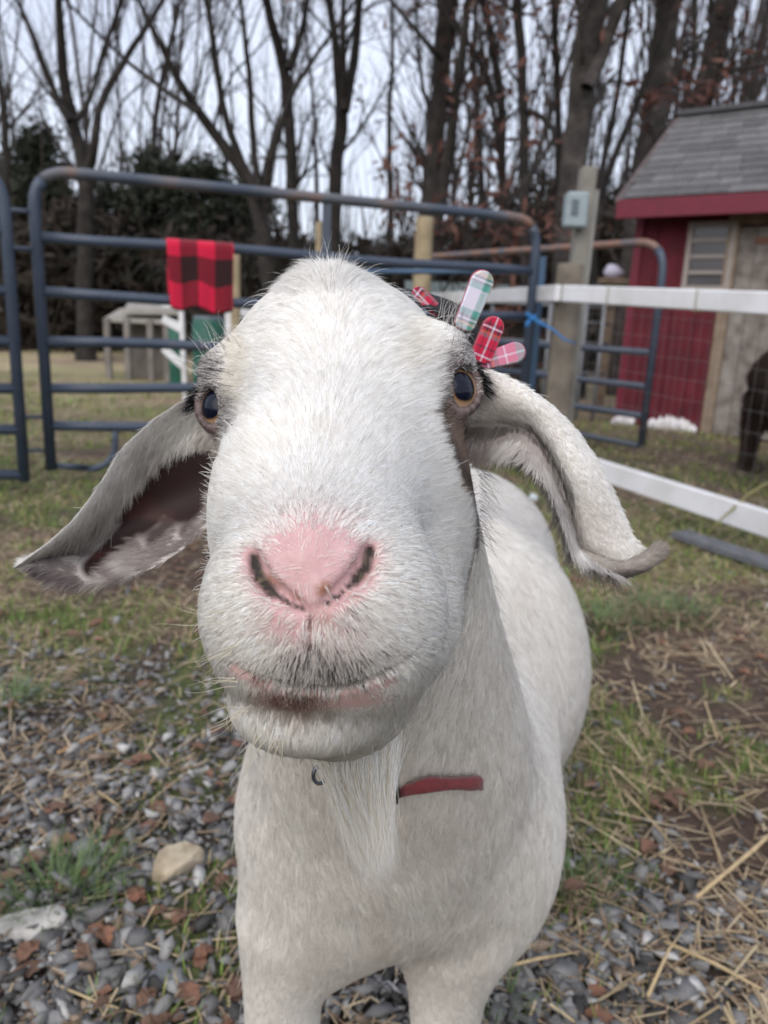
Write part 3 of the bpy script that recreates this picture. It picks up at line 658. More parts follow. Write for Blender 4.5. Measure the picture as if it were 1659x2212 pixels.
# blanket hung over the second rail
m_plaid = bpy.data.materials.new('buffalo_plaid'); m_plaid.use_nodes = True; t = m_plaid.node_tree; b = t.nodes['Principled BSDF']; b.inputs['Roughness'].default_value = .95; b.inputs['Sheen Weight'].default_value = .25
uvn = t.nodes.new('ShaderNodeAttribute'); uvn.attribute_name = 'cloth'; sx = t.nodes.new('ShaderNodeSeparateXYZ'); t.links.new(uvn.outputs['Vector'], sx.inputs[0])
def stripe(sock, off):
    a = t.nodes.new('ShaderNodeMath'); a.operation = 'ADD'; a.inputs[1].default_value = off; t.links.new(sock, a.inputs[0])
    f = t.nodes.new('ShaderNodeMath'); f.operation = 'FRACT'; t.links.new(a.outputs[0], f.inputs[0])
    g = t.nodes.new('ShaderNodeMapRange'); g.inputs['From Min'].default_value = .49; g.inputs['From Max'].default_value = .51; g.inputs['To Min'].default_value = 1; g.inputs['To Max'].default_value = .42; t.links.new(f.outputs[0], g.inputs['Value']); return g
sa, sb_ = stripe(sx.outputs[0], .0), stripe(sx.outputs[1], .0)
mu = t.nodes.new('ShaderNodeMath'); mu.operation = 'MULTIPLY'; t.links.new(sa.outputs[0], mu.inputs[0]); t.links.new(sb_.outputs[0], mu.inputs[1])
mr_ = t.nodes.new('ShaderNodeMapRange'); mr_.inputs['From Min'].default_value = .16; mr_.inputs['To Min'].default_value = .012; t.links.new(mu.outputs[0], mr_.inputs['Value']); vm = t.nodes.new('ShaderNodeVectorMath'); vm.operation = 'SCALE'; vm.inputs[0].default_value = (.60, .005, .045); t.links.new(mr_.outputs[0], vm.inputs['Scale']); t.links.new(vm.outputs[0], b.inputs['Base Color'])
sA, sB = S_at(363, GL, GRp), S_at(503, GL, GRp); hr_ = hts[1]; bl = []
nU, nV = 28, 46; Lf, Lb = .33, .30; Vb = []; UVb = []; nrm = np.cross(u, [0, 0, 1.0]); nrm = nrm if nrm[1] < 0 else -nrm
for j in range(nV):
    for i in range(nU):
        s = sA + (sB - sA) * i / (nU - 1); l = -Lb + (Lf + Lb) * j / (nV - 1)      # l<0 behind the rail
        R_ = .028; arc = R_ * math.pi / 2
        if abs(l) < arc: th = l / R_; o = nrm * R_ * math.sin(th); z = hr_ + R_ * math.cos(th)
        else: o = nrm * R_ * (1 if l > 0 else -1) * (1 + .35 * math.sin(i * .55 + 1) * min(1, (abs(l) - arc) * 5)); z = hr_ - (abs(l) - arc)
        sag = .012 * math.sin(i * .4) + (.02 * (i / nU) if l > 0 else 0)
        p = plane_pt(GL, GRp, s, 0); p = p + o; p[2] = z - sag * max(0, min(1, (abs(l) - arc) * 8)); p += u * .03 * (-(i / (nU-1) - .6)) * max(0, abs(l) - arc) * 2
        Vb.append(p); UVb.append((i / (nU - 1) * 1.9 + .14, l / .23 + .12, 0))
Fb = [(j*nU+i, j*nU+i+1, (j+1)*nU+i+1, (j+1)*nU+i) for j in range(nV-1) for i in range(nU-1)]
me = mesh_np('blanket', np.array(Vb), np.array(Fb), True); at_ = me.attributes.new('cloth', 'FLOAT_VECTOR', 'POINT'); at_.data.foreach_set('vector', np.array(UVb, np.float32).ravel())
bo = link_mesh('blanket', me, m_plaid); sm = bo.modifiers.new('thick', 'SOLIDIFY'); sm.thickness = .006
tag(bo, 'red and black buffalo plaid blanket hanging over the gate rail', 'blanket')

# ------------------------------------------------------------------ wooden posts
m_wood = mat('weathered_post_wood', rough=.9, ramp=(9, 7, [(.3, (.115, .098, .078)), (.55, (.19, .165, .13)), (.8, (.26, .235, .19))]), bump=(60, .7, .004))
m_paleWood = mat('treated_post_wood', rough=.9, ramp=(9, 7, [(.3, (.25, .20, .12)), (.55, (.36, .29, .18)), (.8, (.44, .37, .25))]), bump=(60, .5, .004))
m_white = mat('white_vinyl', rough=.35, ramp=(5, 5, [(.3, (.62, .62, .61)), (.6, (.76, .77, .79)), (.8, (.80, .81, .83))]), spec=.5)
def post(px, ytop, depth, wpx, m, label, hmin=-.1, cat='post', lean=None):
    t_ = WP(px, ytop, depth); w = wpx / FOC * depth; b_ = t_.copy(); b_[2] = hmin
    if lean: b_[0] += lean
    mb = MB(); mb.tube([b_, b_ * .5 + t_ * .5 + [.004, 0, 0], t_, t_ + [0, 0, .004]], [w * .55, w * .52, w * .5, w * .42], 14)
    return tag(mb.build('fence_post', m, smooth=False), label, cat)
post(1233, 572, 4.50, 55, m_wood, 'weathered round wooden corner post that the blue twine is tied to')
post(918, 470, 6.4, 36, m_paleWood, 'pale wooden post behind the gate, left of the antlers')
post(508, 545, 6.6, 20, m_paleWood, 'pale wooden post right beside the plaid blanket')
post(690, 480, 9.5, 14, m_paleWood, 'thin pale wooden post behind the gate brace')
# tall square pole with the meter box
tp_, bt_ = WP(1262, 362, 4.75), WP(1233, 640, 4.75); tp2 = bt_ + (tp_ - bt_) * 1.0
pole = empty('utility_pole', (bt_[0], bt_[1], 0)); tag(pole, 'pale grey pole carrying a small meter box, behind the corner post', 'pole')
m_pole = mat('pale_pole', rough=.8, ramp=(8, 6, [(.3, (.19, .18, .155)), (.7, (.29, .275, .24))]), bump=(40, .4, .003))
mb = MB(); mb.bar([bt_[0], bt_[1], -.05], [bt_[0] + .03, bt_[1], tp_[2]], .085, .105, up=(0, 1, 0)); mb.build('post', m_pole, pole, bevel=.005)
mb = MB(); mb.bar([bt_[0] + .052, bt_[1] - .02, -.05], [bt_[0] + .082, bt_[1] - .02, tp_[2] - .12], .030, .030, up=(0, 1, 0)); mb.build('conduit', mat('grey_conduit', (.26, .26, .24), .6, noise=(9, .15)), pole)
bc_ = WP(1243, 455, 4.66); m_box = mat('meter_box_grey', (.28, .34, .36), .5, noise=(20, .08)); m_dark = mat('dark_panel', (.10, .13, .15), .5, noise=(20, .1))
mb = MB(); mb.box(bc_, (.125, .10, .19)); bx_ = mb.build('meter_box', m_box, pole, bevel=.012)
mb = MB(); mb.box(bc_ + [-.015, -.0525, .01], (.040, .006, .085)); o = mb.build('box_window', m_dark, bx_); o.data.transform(Matrix.Translation(-pole.location))

# ------------------------------------------------------------------ white rail fence with wire
C0 = at_height(1218, 612, 1.03); C0 = np.array([C0[0], C0[1], 0]); C0 = np.array([WP(1218, 640, 4.36)[0], WP(1218, 640, 4.36)[1], 0])
E_up, E_lo = WP(1659, 655, 3.1), WP(1659, 1112, 3.1); dirF = np.array([E_up[0] - C0[0], E_up[1] - C0[1], 0]); EE = C0 + dirF * 1.9
hu0, hl0 = at_xy_height(1218, 634, 4.36), at_xy_height(1290, 1000, 4.1); hu1, hl1 = E_up[2], E_lo[2]
ext = lambda a, b: a + (b - a) * 1.9
fence = empty('rail_fence', C0); tag(fence, 'white two-rail fence with wire mesh running right past the shed', 'fence')
hR_ = (.155, .155)
def rail_w(A, Bp, ha, hb_, hh, th, parent, m=m_white, label=None):
    mb = MB(); mb.bar([A[0], A[1], ha], [Bp[0], Bp[1], hb_], th, hh); o = mb.build('rail', m, parent, bevel=.006); return o
rail_w(C0, EE, hu0, ext(hu0, hu1), .088, .035, fence); 
rail_w(C0, EE, hl0, ext(hl0, hl1), .105, .040, fence)
F2 = at_height(880, 648, hu0 + .02); F2 = np.array([F2[0], F2[1], 0])
fence2 = empty('rail_fence', F2); tag(fence2, 'white rail fence section behind the wide gate, left of the corner post', 'fence')
rail_w(F2, C0 - [.03, 0, 0], hu0 + .02, hu0, .088, .035, fence2); rail_w(F2, C0 - [.03, 0, 0], hl0 + .12, hl0 + .10, .085, .035, fence2)
m_wire = mat('galvanised_wire', (.16, .15, .15), .6, metal=.3, noise=(30, .2)); mb = MB(); Lw = np.linalg.norm(EE - C0)
nv = int(Lw / .055)
for i in range(nv):
    p = C0 + (EE - C0) * i / nv; a_, b2 = ext(hl0, hl1) if 0 else hl0 + (ext(hl0, hl1) - hl0) * i / nv, hu0 + (ext(hu0, hu1) - hu0) * i / nv
    mb.tube([p + [0, .024, a_], p + [.004 * math.sin(i * 1.7), .026, (a_ + b2) / 2], p + [0, .024, b2]], .0007, 4, False)
for k in range(1, 10):
    f = k / 10; P_ = []
    for i in range(9):
        s = i / 8; a_, b2 = hl0 + (ext(hl0, hl1) - hl0) * s, hu0 + (ext(hu0, hu1) - hu0) * s; P_.append(C0 + (EE - C0) * s + [0, .024, a_ + (b2 - a_) * f + .006 * math.sin(i * 2.1 + k)])
    mb.tube(P_, .0009, 4, False)
o = mb.build('wire_mesh', m_wire, fence); o['kind'] = 'stuff'
post2 = MB(); pe = C0 + dirF * 1.55; post2.tube([pe + [.03, .09, -.1], pe + [.03, .09, 1.2]], .05, 12)
tag(post2.build('fence_post', m_wood), 'wooden post carrying the white rails beyond the right edge', 'post')
# clips and yellow ties
m_tie = mat('yellow_tie', (.22, .20, .075), .6, noise=(40, .2)); 
for s, nm in ((.30, 'tan wire tie round the upper white rail, nearer the corner post'), (.74, 'tan wire tie round the upper white rail, in front of the shed door')):
    p = C0 + dirF * s; h = hu0 + (hu1 - hu0) * s; w2 = .026; hh = .050; ud = dirF / np.linalg.norm(dirF); nn_ = np.array([ud[1], -ud[0], 0])
    mb = MB(); mb.tube([p + nn_ * w2 + [0, 0, h - hh], p + nn_ * w2 + [0, 0, h + hh], p - nn_ * w2 + [0, 0, h + hh], p - nn_ * w2 + [0, 0, h - hh], p + nn_ * w2 + [0, 0, h - hh]], .0022, 6, False); tag(mb.build('wire_tie', m_tie), nm, 'tie')
p0 = C0 + dirF * .985; h = hl1 + .02; mb = MB()
mb.tube([p0 + [-.12, -.06, h - .11], p0 + [-.05, -.05, h - .03], p0 + [.05, -.03, h + .07], p0 + [.16, .0, h + .13]], [.002, .005, .006, .005], 8)
tag(mb.build('strap', m_tie, smooth=True), 'olive yellow strap looped over the lower white rail', 'strap')
g = G(1515, 1118); mb = MB(); mb.tube([g + [-.07, .03, .02], g + [0, 0, .03], g + [.06, -.02, .008]], [.004, .009, .003], 6); tag(mb.build('strap_end', m_tie, smooth=True), 'loose yellow strap end lying on the grass below the rail', 'strap')

# ------------------------------------------------------------------ red shed
SA = at_height(1355, 455, 2.05); SA = WP(1352, 700, 7.2); SA[2] = 0; SBd = np.array([WP(1659, 700, 6.5)[0], WP(1659, 700, 6.5)[1], 0]); ud = (SBd - SA); ud[2] = 0; Ls = np.linalg.norm(ud); ud /= Ls; bk_ = np.array([-ud[1], ud[0], 0]); bk_ = bk_ if bk_[1] > 0 else -bk_
LS, DS = 3.4, 1.9
h_w = at_xy_height(1355, 448, 7.2)
shed = empty('shed', SA); tag(shed, 'red wooden shed with a grey shingle roof and weathered door', 'shed')
m_red = mat('red_shed_paint', rough=.8, ramp=(7, 6, [(.3, (.075, .004, .010)), (.6, (.115, .006, .016)), (.82, (.15, .014, .024))]), bump=(40, .4, .003))
m_trim = mat('red_trim_paint', (.14, .008, .024), .6, noise=(14, .15))
m_shingle = mat('grey_shingle', attr='col', rough=.95, noise=(40, .22, 6), bump=(200, .5, .003))
m_door = mat('weathered_grey_wood', rough=.9, ramp=(10, 7, [(.3, (.13, .105, .09)), (.55, (.24, .215, .19)), (.8, (.34, .31, .285))]), bump=(60, .4, .003))
m_frame = mat('raw_wood_frame', rough=.9, ramp=(9, 6, [(.3, (.17, .12, .08)), (.7, (.30, .24, .18))]), bump=(60, .4, .003))
m_glass = mat('dark_window_glass', (.075, .07, .075), .12, noise=(3, .2), spec=.6); m_wf = mat('window_frame_grey', (.33, .29, .26), .7, noise=(30, .1)); m_foam = mat('white_foam', (.72, .70, .70), .9, noise=(30, .1), bump=(25, 1, .02))
def sh(s, d, h): return SA + ud * s + bk_ * d + np.array([0, 0, h])
def S_shed(px):
    lo, hi = -1, 4
    for _ in range(50):
        mid = (lo + hi) / 2; c = (sh(mid, 0, .9) - CPOS) @ CMAT
        if c[0] / c[2] * FOC + CX < px: lo = mid
        else: hi = mid
    return lo
RS = np.stack([ud, bk_, [0, 0, 1]], 1)
dl_, dr_ = S_shed(1570), S_shed(1760)
# front wall of single vertical planks, leaving the door opening
nb_ = int(LS / .20)
for i in range(nb_):
    c0, c1 = i * LS / nb_, (i + 1) * LS / nb_
    if c0 > dl_ - .05 and c1 < dr_ + .05: continue
    if c1 > dl_ and c0 < dl_: c1 = dl_
    if c0 < dr_ and c1 > dr_: c0 = dr_
    mb = MB(); mb.box(sh((c0 + c1) / 2, .0 + .004 * (i % 2), h_w / 2), (c1 - c0 - .006, .022, h_w), R=RS); mb.build('plank', m_red, shed)
mb = MB(); mb.box(sh(LS / 2, .03, h_w / 2 - .01), (LS - .04, .02, h_w - .02), R=RS)
mb2 = MB()
for s in (0.012, LS - .012): mb.box(sh(s, DS / 2 + .04, h_w / 2), (.024, DS - .03, h_w), R=RS)
mb.box(sh(LS / 2, DS, h_w / 2), (LS, .03, h_w), R=RS); mb.build('wall', m_red, shed)
# roof: measured slope
rh = at_xy_height(1480, 252, (SA + bk_ * DS / 2)[1])
ov, e0 = .34, .16
eave_f, ridge_d = -ov, DS / 2
def roofp(s, v, up=0.0):      # v 0 at the front eave, 1 at the ridge
    d = eave_f + (ridge_d - eave_f) * v; h = h_w + .02 + (rh - h_w - .02) * v; return sh(s, d, h + up)
mb = MB()
for back in (0, 1):
    P_ = [(-.06, 0), (LS + .3, 0), (LS + .3, 1), (-.06, 1)]; V = []
    for s, v in P_:
        p = roofp(s, v)
        if back: c = sh(s, ridge_d, 0); d = (p - c) @ bk_; p = p - bk_ * 2 * d
        V.append(p)
    V += [q_ + [0, 0, -.03] for q_ in V[:4]]
    mb.add(V, [(0, 1, 2, 3), (7, 6, 5, 4), (0, 4, 5, 1), (1, 5, 6, 2), (3, 2, 6, 7), (0, 3, 7, 4)])
roof = mb.build('roof', mat('roof_edge_grey', (.10, .095, .095), .9, noise=(20, .2)), shed)
# gables
for s in (.01, LS - .03):
    mb = MB(); a_, b2, c2 = sh(s, 0, h_w - .01), sh(s, DS, h_w - .01), sh(s, DS / 2, rh - .06); V = [a_, b2, c2] + [q_ + ud * .02 for q_ in (a_, b2, c2)]
    mb.add(V, [(0, 1, 2), (5, 4, 3), (0, 3, 4, 1), (1, 4, 5, 2), (2, 5, 3, 0)]); mb.build('gable', m_red, shed)
slope = roofp(0, 1) - roofp(0, 0); Lsl = np.linalg.norm(slope); sl = slope / Lsl; nr_ = np.cross(ud, sl); nr_ = nr_ if nr_[2] > 0 else -nr_
rows = 12; shm = {}
def shingle_mesh(w, hh, tone):
    me = bpy.data.meshes.new('shingle'); x0, x1, y0, y1 = 0, w, 0, hh
    me.from_pydata([(0, 0, 0), (w, 0, 0), (w, hh, 0), (0, hh, 0), (0, 0, .013), (w, 0, .013), (w, hh, .003), (0, hh, .003)], [], [(0,3,2,1),(4,5,6,7),(0,1,5,4),(1,2,6,5),(2,3,7,6),(3,0,4,7)]); me.update()
    set_col(me, 'col', np.tile(np.array([.125, .122, .124]) * tone, (8, 1))); me.materials.append(m_shingle); return me
SM = [[shingle_mesh(w, Lsl / rows * 1.12, tn) for tn in (.78, .9, 1.0, 1.1, 1.22)] for w in (.17, .23, .30)]
MX = Matrix((tuple(ud) + (0,), tuple(sl) + (0,), tuple(nr_) + (0,), (0, 0, 0, 1))).transposed()
for r_ in range(rows):
    s = -.06 + random.uniform(0, .05)
    while s < 2.05:
        k = random.randrange(3); w = (.17, .23, .30)[k]
        o = bpy.data.objects.new('shingle', SM[k][random.randrange(5)]); COL.objects.link(o); o.parent = roof
        p = roofp(s, r_ / rows) + nr_ * (.006 + .001 * random.random()) - SA; m4 = MX.copy(); m4.translation = Vector([float(x_) for x_ in p]); o.matrix_local = m4; s += w + .006
mb = MB(); V, F = [], []
for r_ in range(rows):     # the rest of the slope beyond the frame, same courses
    a_ = roofp(2.06, r_ / rows) + nr_ * .008; b2 = roofp(LS + .3, r_ / rows) + nr_ * .008; mb.add([a_, b2, b2 + sl * Lsl / rows, a_ + sl * Lsl / rows, a_ + nr_ * .012, b2 + nr_ * .012], [(4, 5, 2, 3), (0, 1, 5, 4)])
o = mb.build('shingle_courses', m_shingle, shed); set_col(o.data, 'col', np.tile([.165, .16, .16], (len(o.data.vertices), 1)))
mb = MB(); mb.bar(roofp(-.03, 1, .02), roofp(LS, 1, .02), .16, .05); mb.build('ridge_cap', mat('ridge_cap_dark', (.07, .07, .075), .8, noise=(20, .2)), shed, bevel=.008)
mb = MB(); mb.bar(roofp(-.07, 0, -.075), roofp(LS + .31, 0, -.075), .03, .15); mb.build('fascia', m_trim, shed, bevel=.004)
mb = MB(); mb.bar(roofp(-.075, 0.01, -.07), roofp(-.075, 1, -.07), .03, .13); mb.build('rake_board', mat('rake_grey', (.12, .095, .095), .9, noise=(20, .2)), shed)
mb = MB(); mb.box(sh(LS / 2 + .12, -ov / 2 + .01, h_w - .035), (LS + .30, ov - .06, .02), R=RS); mb.build('soffit', m_trim, shed)
# corner board, door, window
mb = MB(); mb.box(sh(.035, -.022, h_w / 2), (.07, .02, h_w), R=RS); mb.build('corner_board', m_trim, shed)
hd = at_xy_height(1600, 488, 6.7); nd = 5; door = MB(); door.box(sh((dl_ + dr_) / 2, .02, hd / 2), (dr_ - dl_, .015, hd - .02), R=RS); door = door.build('door', m_door, shed)
for i in range(nd):
    w = (dr_ - dl_) / nd; mb = MB(); mb.box(sh(dl_ + w * (i + .5), .0, hd / 2), (w - .005, .022, hd - .03), R=RS); o = mb.build('plank', m_door, door); o.data.transform(Matrix.Translation(-shed.location))
mb = MB(); mb.box(sh(dl_ + .35, -.02, hd - .12), (.45, .016, .05), R=RS); o = mb.build('hinge', mat('rusty_iron', (.20, .09, .06), .8, noise=(30, .3)), door); o.data.transform(Matrix.Translation(-shed.location))
for s, w in ((dl_ - .045, .09),): mb = MB(); mb.box(sh(s, -.025, hd / 2), (w, .03, hd), R=RS); mb.build('door_frame', m_frame, shed)
mb = MB(); mb.box(sh((dl_ + dr_) / 2, -.025, hd + .05), (dr_ - dl_ + .2, .03, .09), R=RS); mb.build('door_frame', m_frame, shed)
w0, w1 = S_shed(1468), S_shed(1558); wt, wb = at_xy_height(1515, 488, 6.95), at_xy_height(1515, 625, 6.95); wc = (w0 + w1) / 2
win = MB(); 
win.box(sh(wc, -.025, wt), (w1 - w0 + .05, .035, .04), R=RS); win.box(sh(wc, -.025, wb), (w1 - w0 + .05, .035, .04), R=RS)
for s in (w0, w1): win.box(sh(s, -.026, (wt + wb) / 2), (.04, .033, wt - wb - .04), R=RS)
win = win.build('window', m_wf, shed)
for i in range(4):
    a_, b2 = wb + (wt - wb) * i / 4, wb + (wt - wb) * (i + 1) / 4
    mb = MB(); mb.box(sh(wc, -.016, (a_ + b2) / 2), (w1 - w0 - .04, .006, b2 - a_ - .03), R=RS); o = mb.build('pane', m_glass, win); o.data.transform(Matrix.Translation(-shed.location))
    if i: mb = MB(); mb.box(sh(wc, -.027, a_), (w1 - w0 - .04, .022, .026), R=RS); o = mb.build('muntin', m_wf, win); o.data.transform(Matrix.Translation(-shed.location))
# foam scraps along the foot of the wall
def foam(px0, px1, ytop, seed, label):
    s0, s1 = S_shed(px0), S_shed(px1); V = []; F = []; n = 24; r = random.Random(seed)
    for i in range(n + 1):
        t_ = i / n; hh = .13 * (math.sin(math.pi * min(max(t_, .03), .97)) ** .35) * r.uniform(.75, 1.15)
        for d, h in ((-.03, -.02), (-.085, .02), (-.075, hh * .8), (-.035, hh), (-.012, hh * .9)): V.append(sh(s0 + (s1 - s0) * t_, d, h))
    for i in range(n):
        for k in range(4): a_ = i * 5 + k; F.append((a_, a_ + 1, a_ + 6, a_ + 5))
    mb = MB(); mb.add(V, F); return tag(mb.build('insulation', m_foam, smooth=True), label, 'insulation')
foam(1420, 1540, 900, 3, 'long white foam insulation strip along the foot of the shed'); foam(1350, 1400, 900, 4, 'short white foam insulation piece at the shed corner')

# ------------------------------------------------------------------ things in the yard behind the gate
m_grey = mat('grey_barn_wood', rough=.9, ramp=(6, 6, [(.3, (.13, .12, .105)), (.7, (.24, .22, .20))])); m_greenp = mat('green_plastic', (.015, .10, .07), .5, noise=(8, .2)); m_tin = mat('grey_green_roofing', (.12, .15, .14), .6, noise=(6, .15))
dH = 9.6; ra = WP(235, 735, dH)[:2]; 
def yp(px, h, depth=dH):      # point above the yard, column px
    p = WP(px, 720, depth); p[2] = h; return p
hut = empty('coop', yp(320, 0)); tag(hut, 'low grey wooden coop with a pale slanting roof, seen through the gate', 'coop')
hA = at_xy_height(320, 668, dH); hB = at_xy_height(320, 690, dH)
for p in (232, 275, 325, 360, 395):
    mb = MB(); mb.bar(yp(p, 0), yp(p, hB), .07, .07, up=(0, 1, 0)); mb.build('post', m_grey, hut)
for k, (h0_, h1_) in enumerate(((hB, hA), (hA - .02, hA + .10))):
    mb = MB(); a_, b2 = yp(228 + 40 * k, h0_), yp(400, h0_ + (.0 if k == 0 else .02)); c2, d2 = yp(400, h1_ + .02, dH + .8), yp(262 + 20 * k, h1_, dH + .8)
    V = [a_, b2, c2, d2]; V += [q_ + [0, 0, -.05] for q_ in V]; mb.add(V, [(0, 1, 2, 3), (7, 6, 5, 4), (0, 4, 5, 1), (1, 5, 6, 2), (2, 6, 7, 3), (3, 7, 4, 0)]); mb.build('roof', mat('pale_roof_board', (.30, .285, .255), .85, noise=(5, .2)), hut)
for i in range(9):
    p = 275 + i * 9; mb = MB(); mb.bar(yp(p + 4, .0, dH + .35), yp(p + 4, hB - .02, dH + .35), .045, .02, up=(0, 1, 0)); mb.build('plank', m_grey, hut)
bn = empty('barn', yp(430, 0, 17)); tag(bn, 'low far building with a grey-green roof, behind the blanket', 'building')
h1_, h2_ = at_xy_height(430, 655, 17), at_xy_height(430, 618, 17)
mb = MB(); mb.add([yp(330, 0, 17), yp(545, 0, 17), yp(545, h1_, 17), yp(330, h1_, 17), yp(330, 0, 20), yp(545, 0, 20), yp(545, h1_, 20), yp(330, h1_, 20)], [(0, 1, 2, 3), (1, 5, 6, 2), (5, 4, 7, 6), (4, 0, 3, 7)]); mb.build('wall', mat('dark_barn_wall', (.06, .055, .05), .9, noise=(3, .3)), bn)
mb = MB(); mb.add([yp(322, h1_ - .05, 16.7), yp(552, h1_ - .05, 16.7), yp(545, h2_, 18.5), yp(335, h2_, 18.5), yp(552, h1_ - .05, 20.3), yp(322, h1_ - .05, 20.3)], [(0, 1, 2, 3), (3, 2, 4, 5)]); mb.build('roof', m_tin, bn)
# white ladder-like rack
lad = empty('white_rack', yp(396, 0, 7.6)); tag(lad, 'white post with three slanting white slats, behind the gate', 'rack')
hl = lambda y: at_xy_height(396, y, 7.6)
mb = MB(); mb.bar(yp(398, 0, 7.6), yp(392, hl(652), 7.6), .045, .05, up=(0, 1, 0)); mb.build('post', m_white, lad, bevel=.004)
for y0_, y1_ in ((655, 660), (688, 712), (752, 790)):
    mb = MB(); mb.bar(yp(352, at_xy_height(352, y0_, 7.6), 7.6), yp(394, hl(y1_), 7.58), .02, .075); mb.build('slat', m_white, lad, bevel=.003)
fr = empty('white_hurdle', yp(520, 0, 6.9)); tag(fr, 'white square hurdle just left of the goat forehead', 'hurdle')
f0, f1, ft, fb = 494, 575, at_xy_height(530, 668, 6.9), at_xy_height(530, 760, 6.9)
for a_, b2 in ((yp(f0, 0, 6.9), yp(f0, ft, 6.9)), (yp(f1, 0, 6.9), yp(f1, ft, 6.9))): mb = MB(); mb.bar(a_, b2, .055, .05, up=(0, 1, 0)); mb.build('post', m_white, fr, bevel=.003)
for h in (ft, fb): mb = MB(); mb.bar(yp(f0 + 6, h - .03, 6.9), yp(f1 - 6, h - .03, 6.9), .045, .06); mb.build('rail', m_white, fr, bevel=.003)
def barrel(px, ytop, depth, rad, label, seed):
    h = at_xy_height(px, ytop, depth); b_ = yp(px, 0, depth); rt = empty('barrel', b_); tag(rt, label, 'barrel')
    P_ = [(0, rad * .92), (.05, rad), (.33, rad * 1.02), (.35, rad * 1.07), (.37, rad * 1.02), (.64, rad * 1.02), (.66, rad * 1.07), (.68, rad * 1.02), (.95, rad), (1, rad * .93)]
    mb = MB(); mb.tube([b_ + [0, 0, h * t_] for t_, _ in P_], [r for _, r in P_], 24); mb.build('drum', m_greenp, rt, True)
    mb = MB(); mb.tube([b_ + [0, 0, h], b_ + [0, 0, h + .03]], [rad * .96, rad * .9], 24); mb.build('lid', m_dark, rt)
barrel(452, 690, 7.2, .15, 'dark green plastic barrel between the white rack and white frame', 1); barrel(383, 705, 9.2, .10, 'small green barrel beside the grey coop', 2)
# grey pen and plank shelter seen between the goat and the corner post
pen = empty('pen_panel', yp(1100, 0, 7.4)); tag(pen, 'grey pipe pen panel behind the white rail, right of the antlers', 'panel')
m_pipe = mat('grey_pipe', (.19, .20, .215), .5, noise=(6, .2))
for y_ in (655, 690, 735, 800):
    h = at_xy_height(1100, y_, 7.4); mb = MB(); mb.tube([yp(900, h, 7.2), yp(1318, h, 7.5)], .016, 8); mb.build('rail', m_pipe, pen, True)
for p in (905, 985, 1060, 1185, 1262, 1300): mb = MB(); mb.tube([yp(p, 0, 7.35), yp(p, at_xy_height(p, 655, 7.35), 7.35)], .018, 8); mb.build('upright', m_pipe, pen, True)
box = empty('feeder', yp(1310, 0, 8.3)); tag(box, 'small wooden stand with a white lidded tub, left of the shed', 'stand')
hb2 = at_xy_height(1310, 600, 8.3); mb = MB(); mb.box(yp(1312, hb2 - .03, 8.3), (.26, .22, .06)); mb.build('tray', m_frame, box)
mb = MB(); mb.bar(yp(1312, 0, 8.3), yp(1312, hb2 - .06, 8.3), .08, .08, up=(0, 1, 0)); mb.build('post', m_frame, box)
mb = MB(); mb.tube([yp(1312, hb2, 8.3), yp(1312, hb2 + .05, 8.3), yp(1315, hb2 + .10, 8.3), yp(1318, hb2 + .115, 8.3)], [.085, .11, .09, .03], 16)
tag(mb.build('tub', mat('lilac_white_plastic', (.60, .58, .72), .4, noise=(20, .1)), smooth=True), 'lilac-white tub on the wooden stand beside the shed', 'tub')
shl = empty('lean_to', yp(1050, 0, 9.6)); tag(shl, 'dark open lean-to of planks behind the pen panel', 'shelter')
hS = at_xy_height(1050, 625, 9.6); m_dkw = mat('dark_plank', rough=.95, ramp=(5, 6, [(.3, (.028, .024, .022)), (.7, (.06, .052, .046))]))
for i in range(17): 
    mb = MB(); p = 880 + i * 18; mb.bar(yp(p, 0, 9.8), yp(p, hS, 9.8), .095, .02, up=(0, 1, 0)); mb.build('plank', m_dkw, shl)
mb = MB(); V = [yp(870, hS - .1, 9.2), yp(1190, hS - .1, 9.2), yp(1190, hS + .1, 10.4), yp(870, hS + .1, 10.4)]; V += [q_ - [0, 0, .04] for q_ in V]; mb.add(V, [(0, 1, 2, 3), (7, 6, 5, 4), (0, 4, 5, 1), (1, 5, 6, 2), (2, 6, 7, 3), (3, 7, 4, 0)]); mb.build('roof', m_tin, shl)
print('setting', round(time.time() - T0, 1))
# =================================================================== THE GOAT
# modelled in metres in the camera-metric frame (x right, y up, z forward) and turned into world space at the end
def v3(a): return np.asarray(a, dtype=np.float32)
def ellip(P, c, r, R=None):
    q = P - v3(c)
    if R is not None: q = q @ R.astype(np.float32)
    k0 = np.linalg.norm(q / v3(r), axis=1); k1 = np.linalg.norm(q / (v3(r) ** 2), axis=1)
    return k0 * (k0 - 1) / np.maximum(k1, 1e-6)
def cone(P, a, b, ra, rb):
    a = v3(a); b = v3(b); pa = P - a; ba = b - a
    h = np.clip(pa @ ba / ba.dot(ba), 0, 1)
    return np.linalg.norm(pa - h[:, None] * ba, axis=1) - (ra + (rb - ra) * h)
def smin(a, b, k):
    h = np.maximum(k - np.abs(a - b), 0) / k
    return np.minimum(a, b) - h * h * k * .25
def smax(a, b, k): return -smin(-a, -b, k)
def tube_sd(P, pts, rr):
    d = None
    for i in range(len(pts) - 1):
        e = cone(P, pts[i], pts[i+1], rr[i], rr[i+1]); d = e if d is None else np.minimum(d, e)
    return d

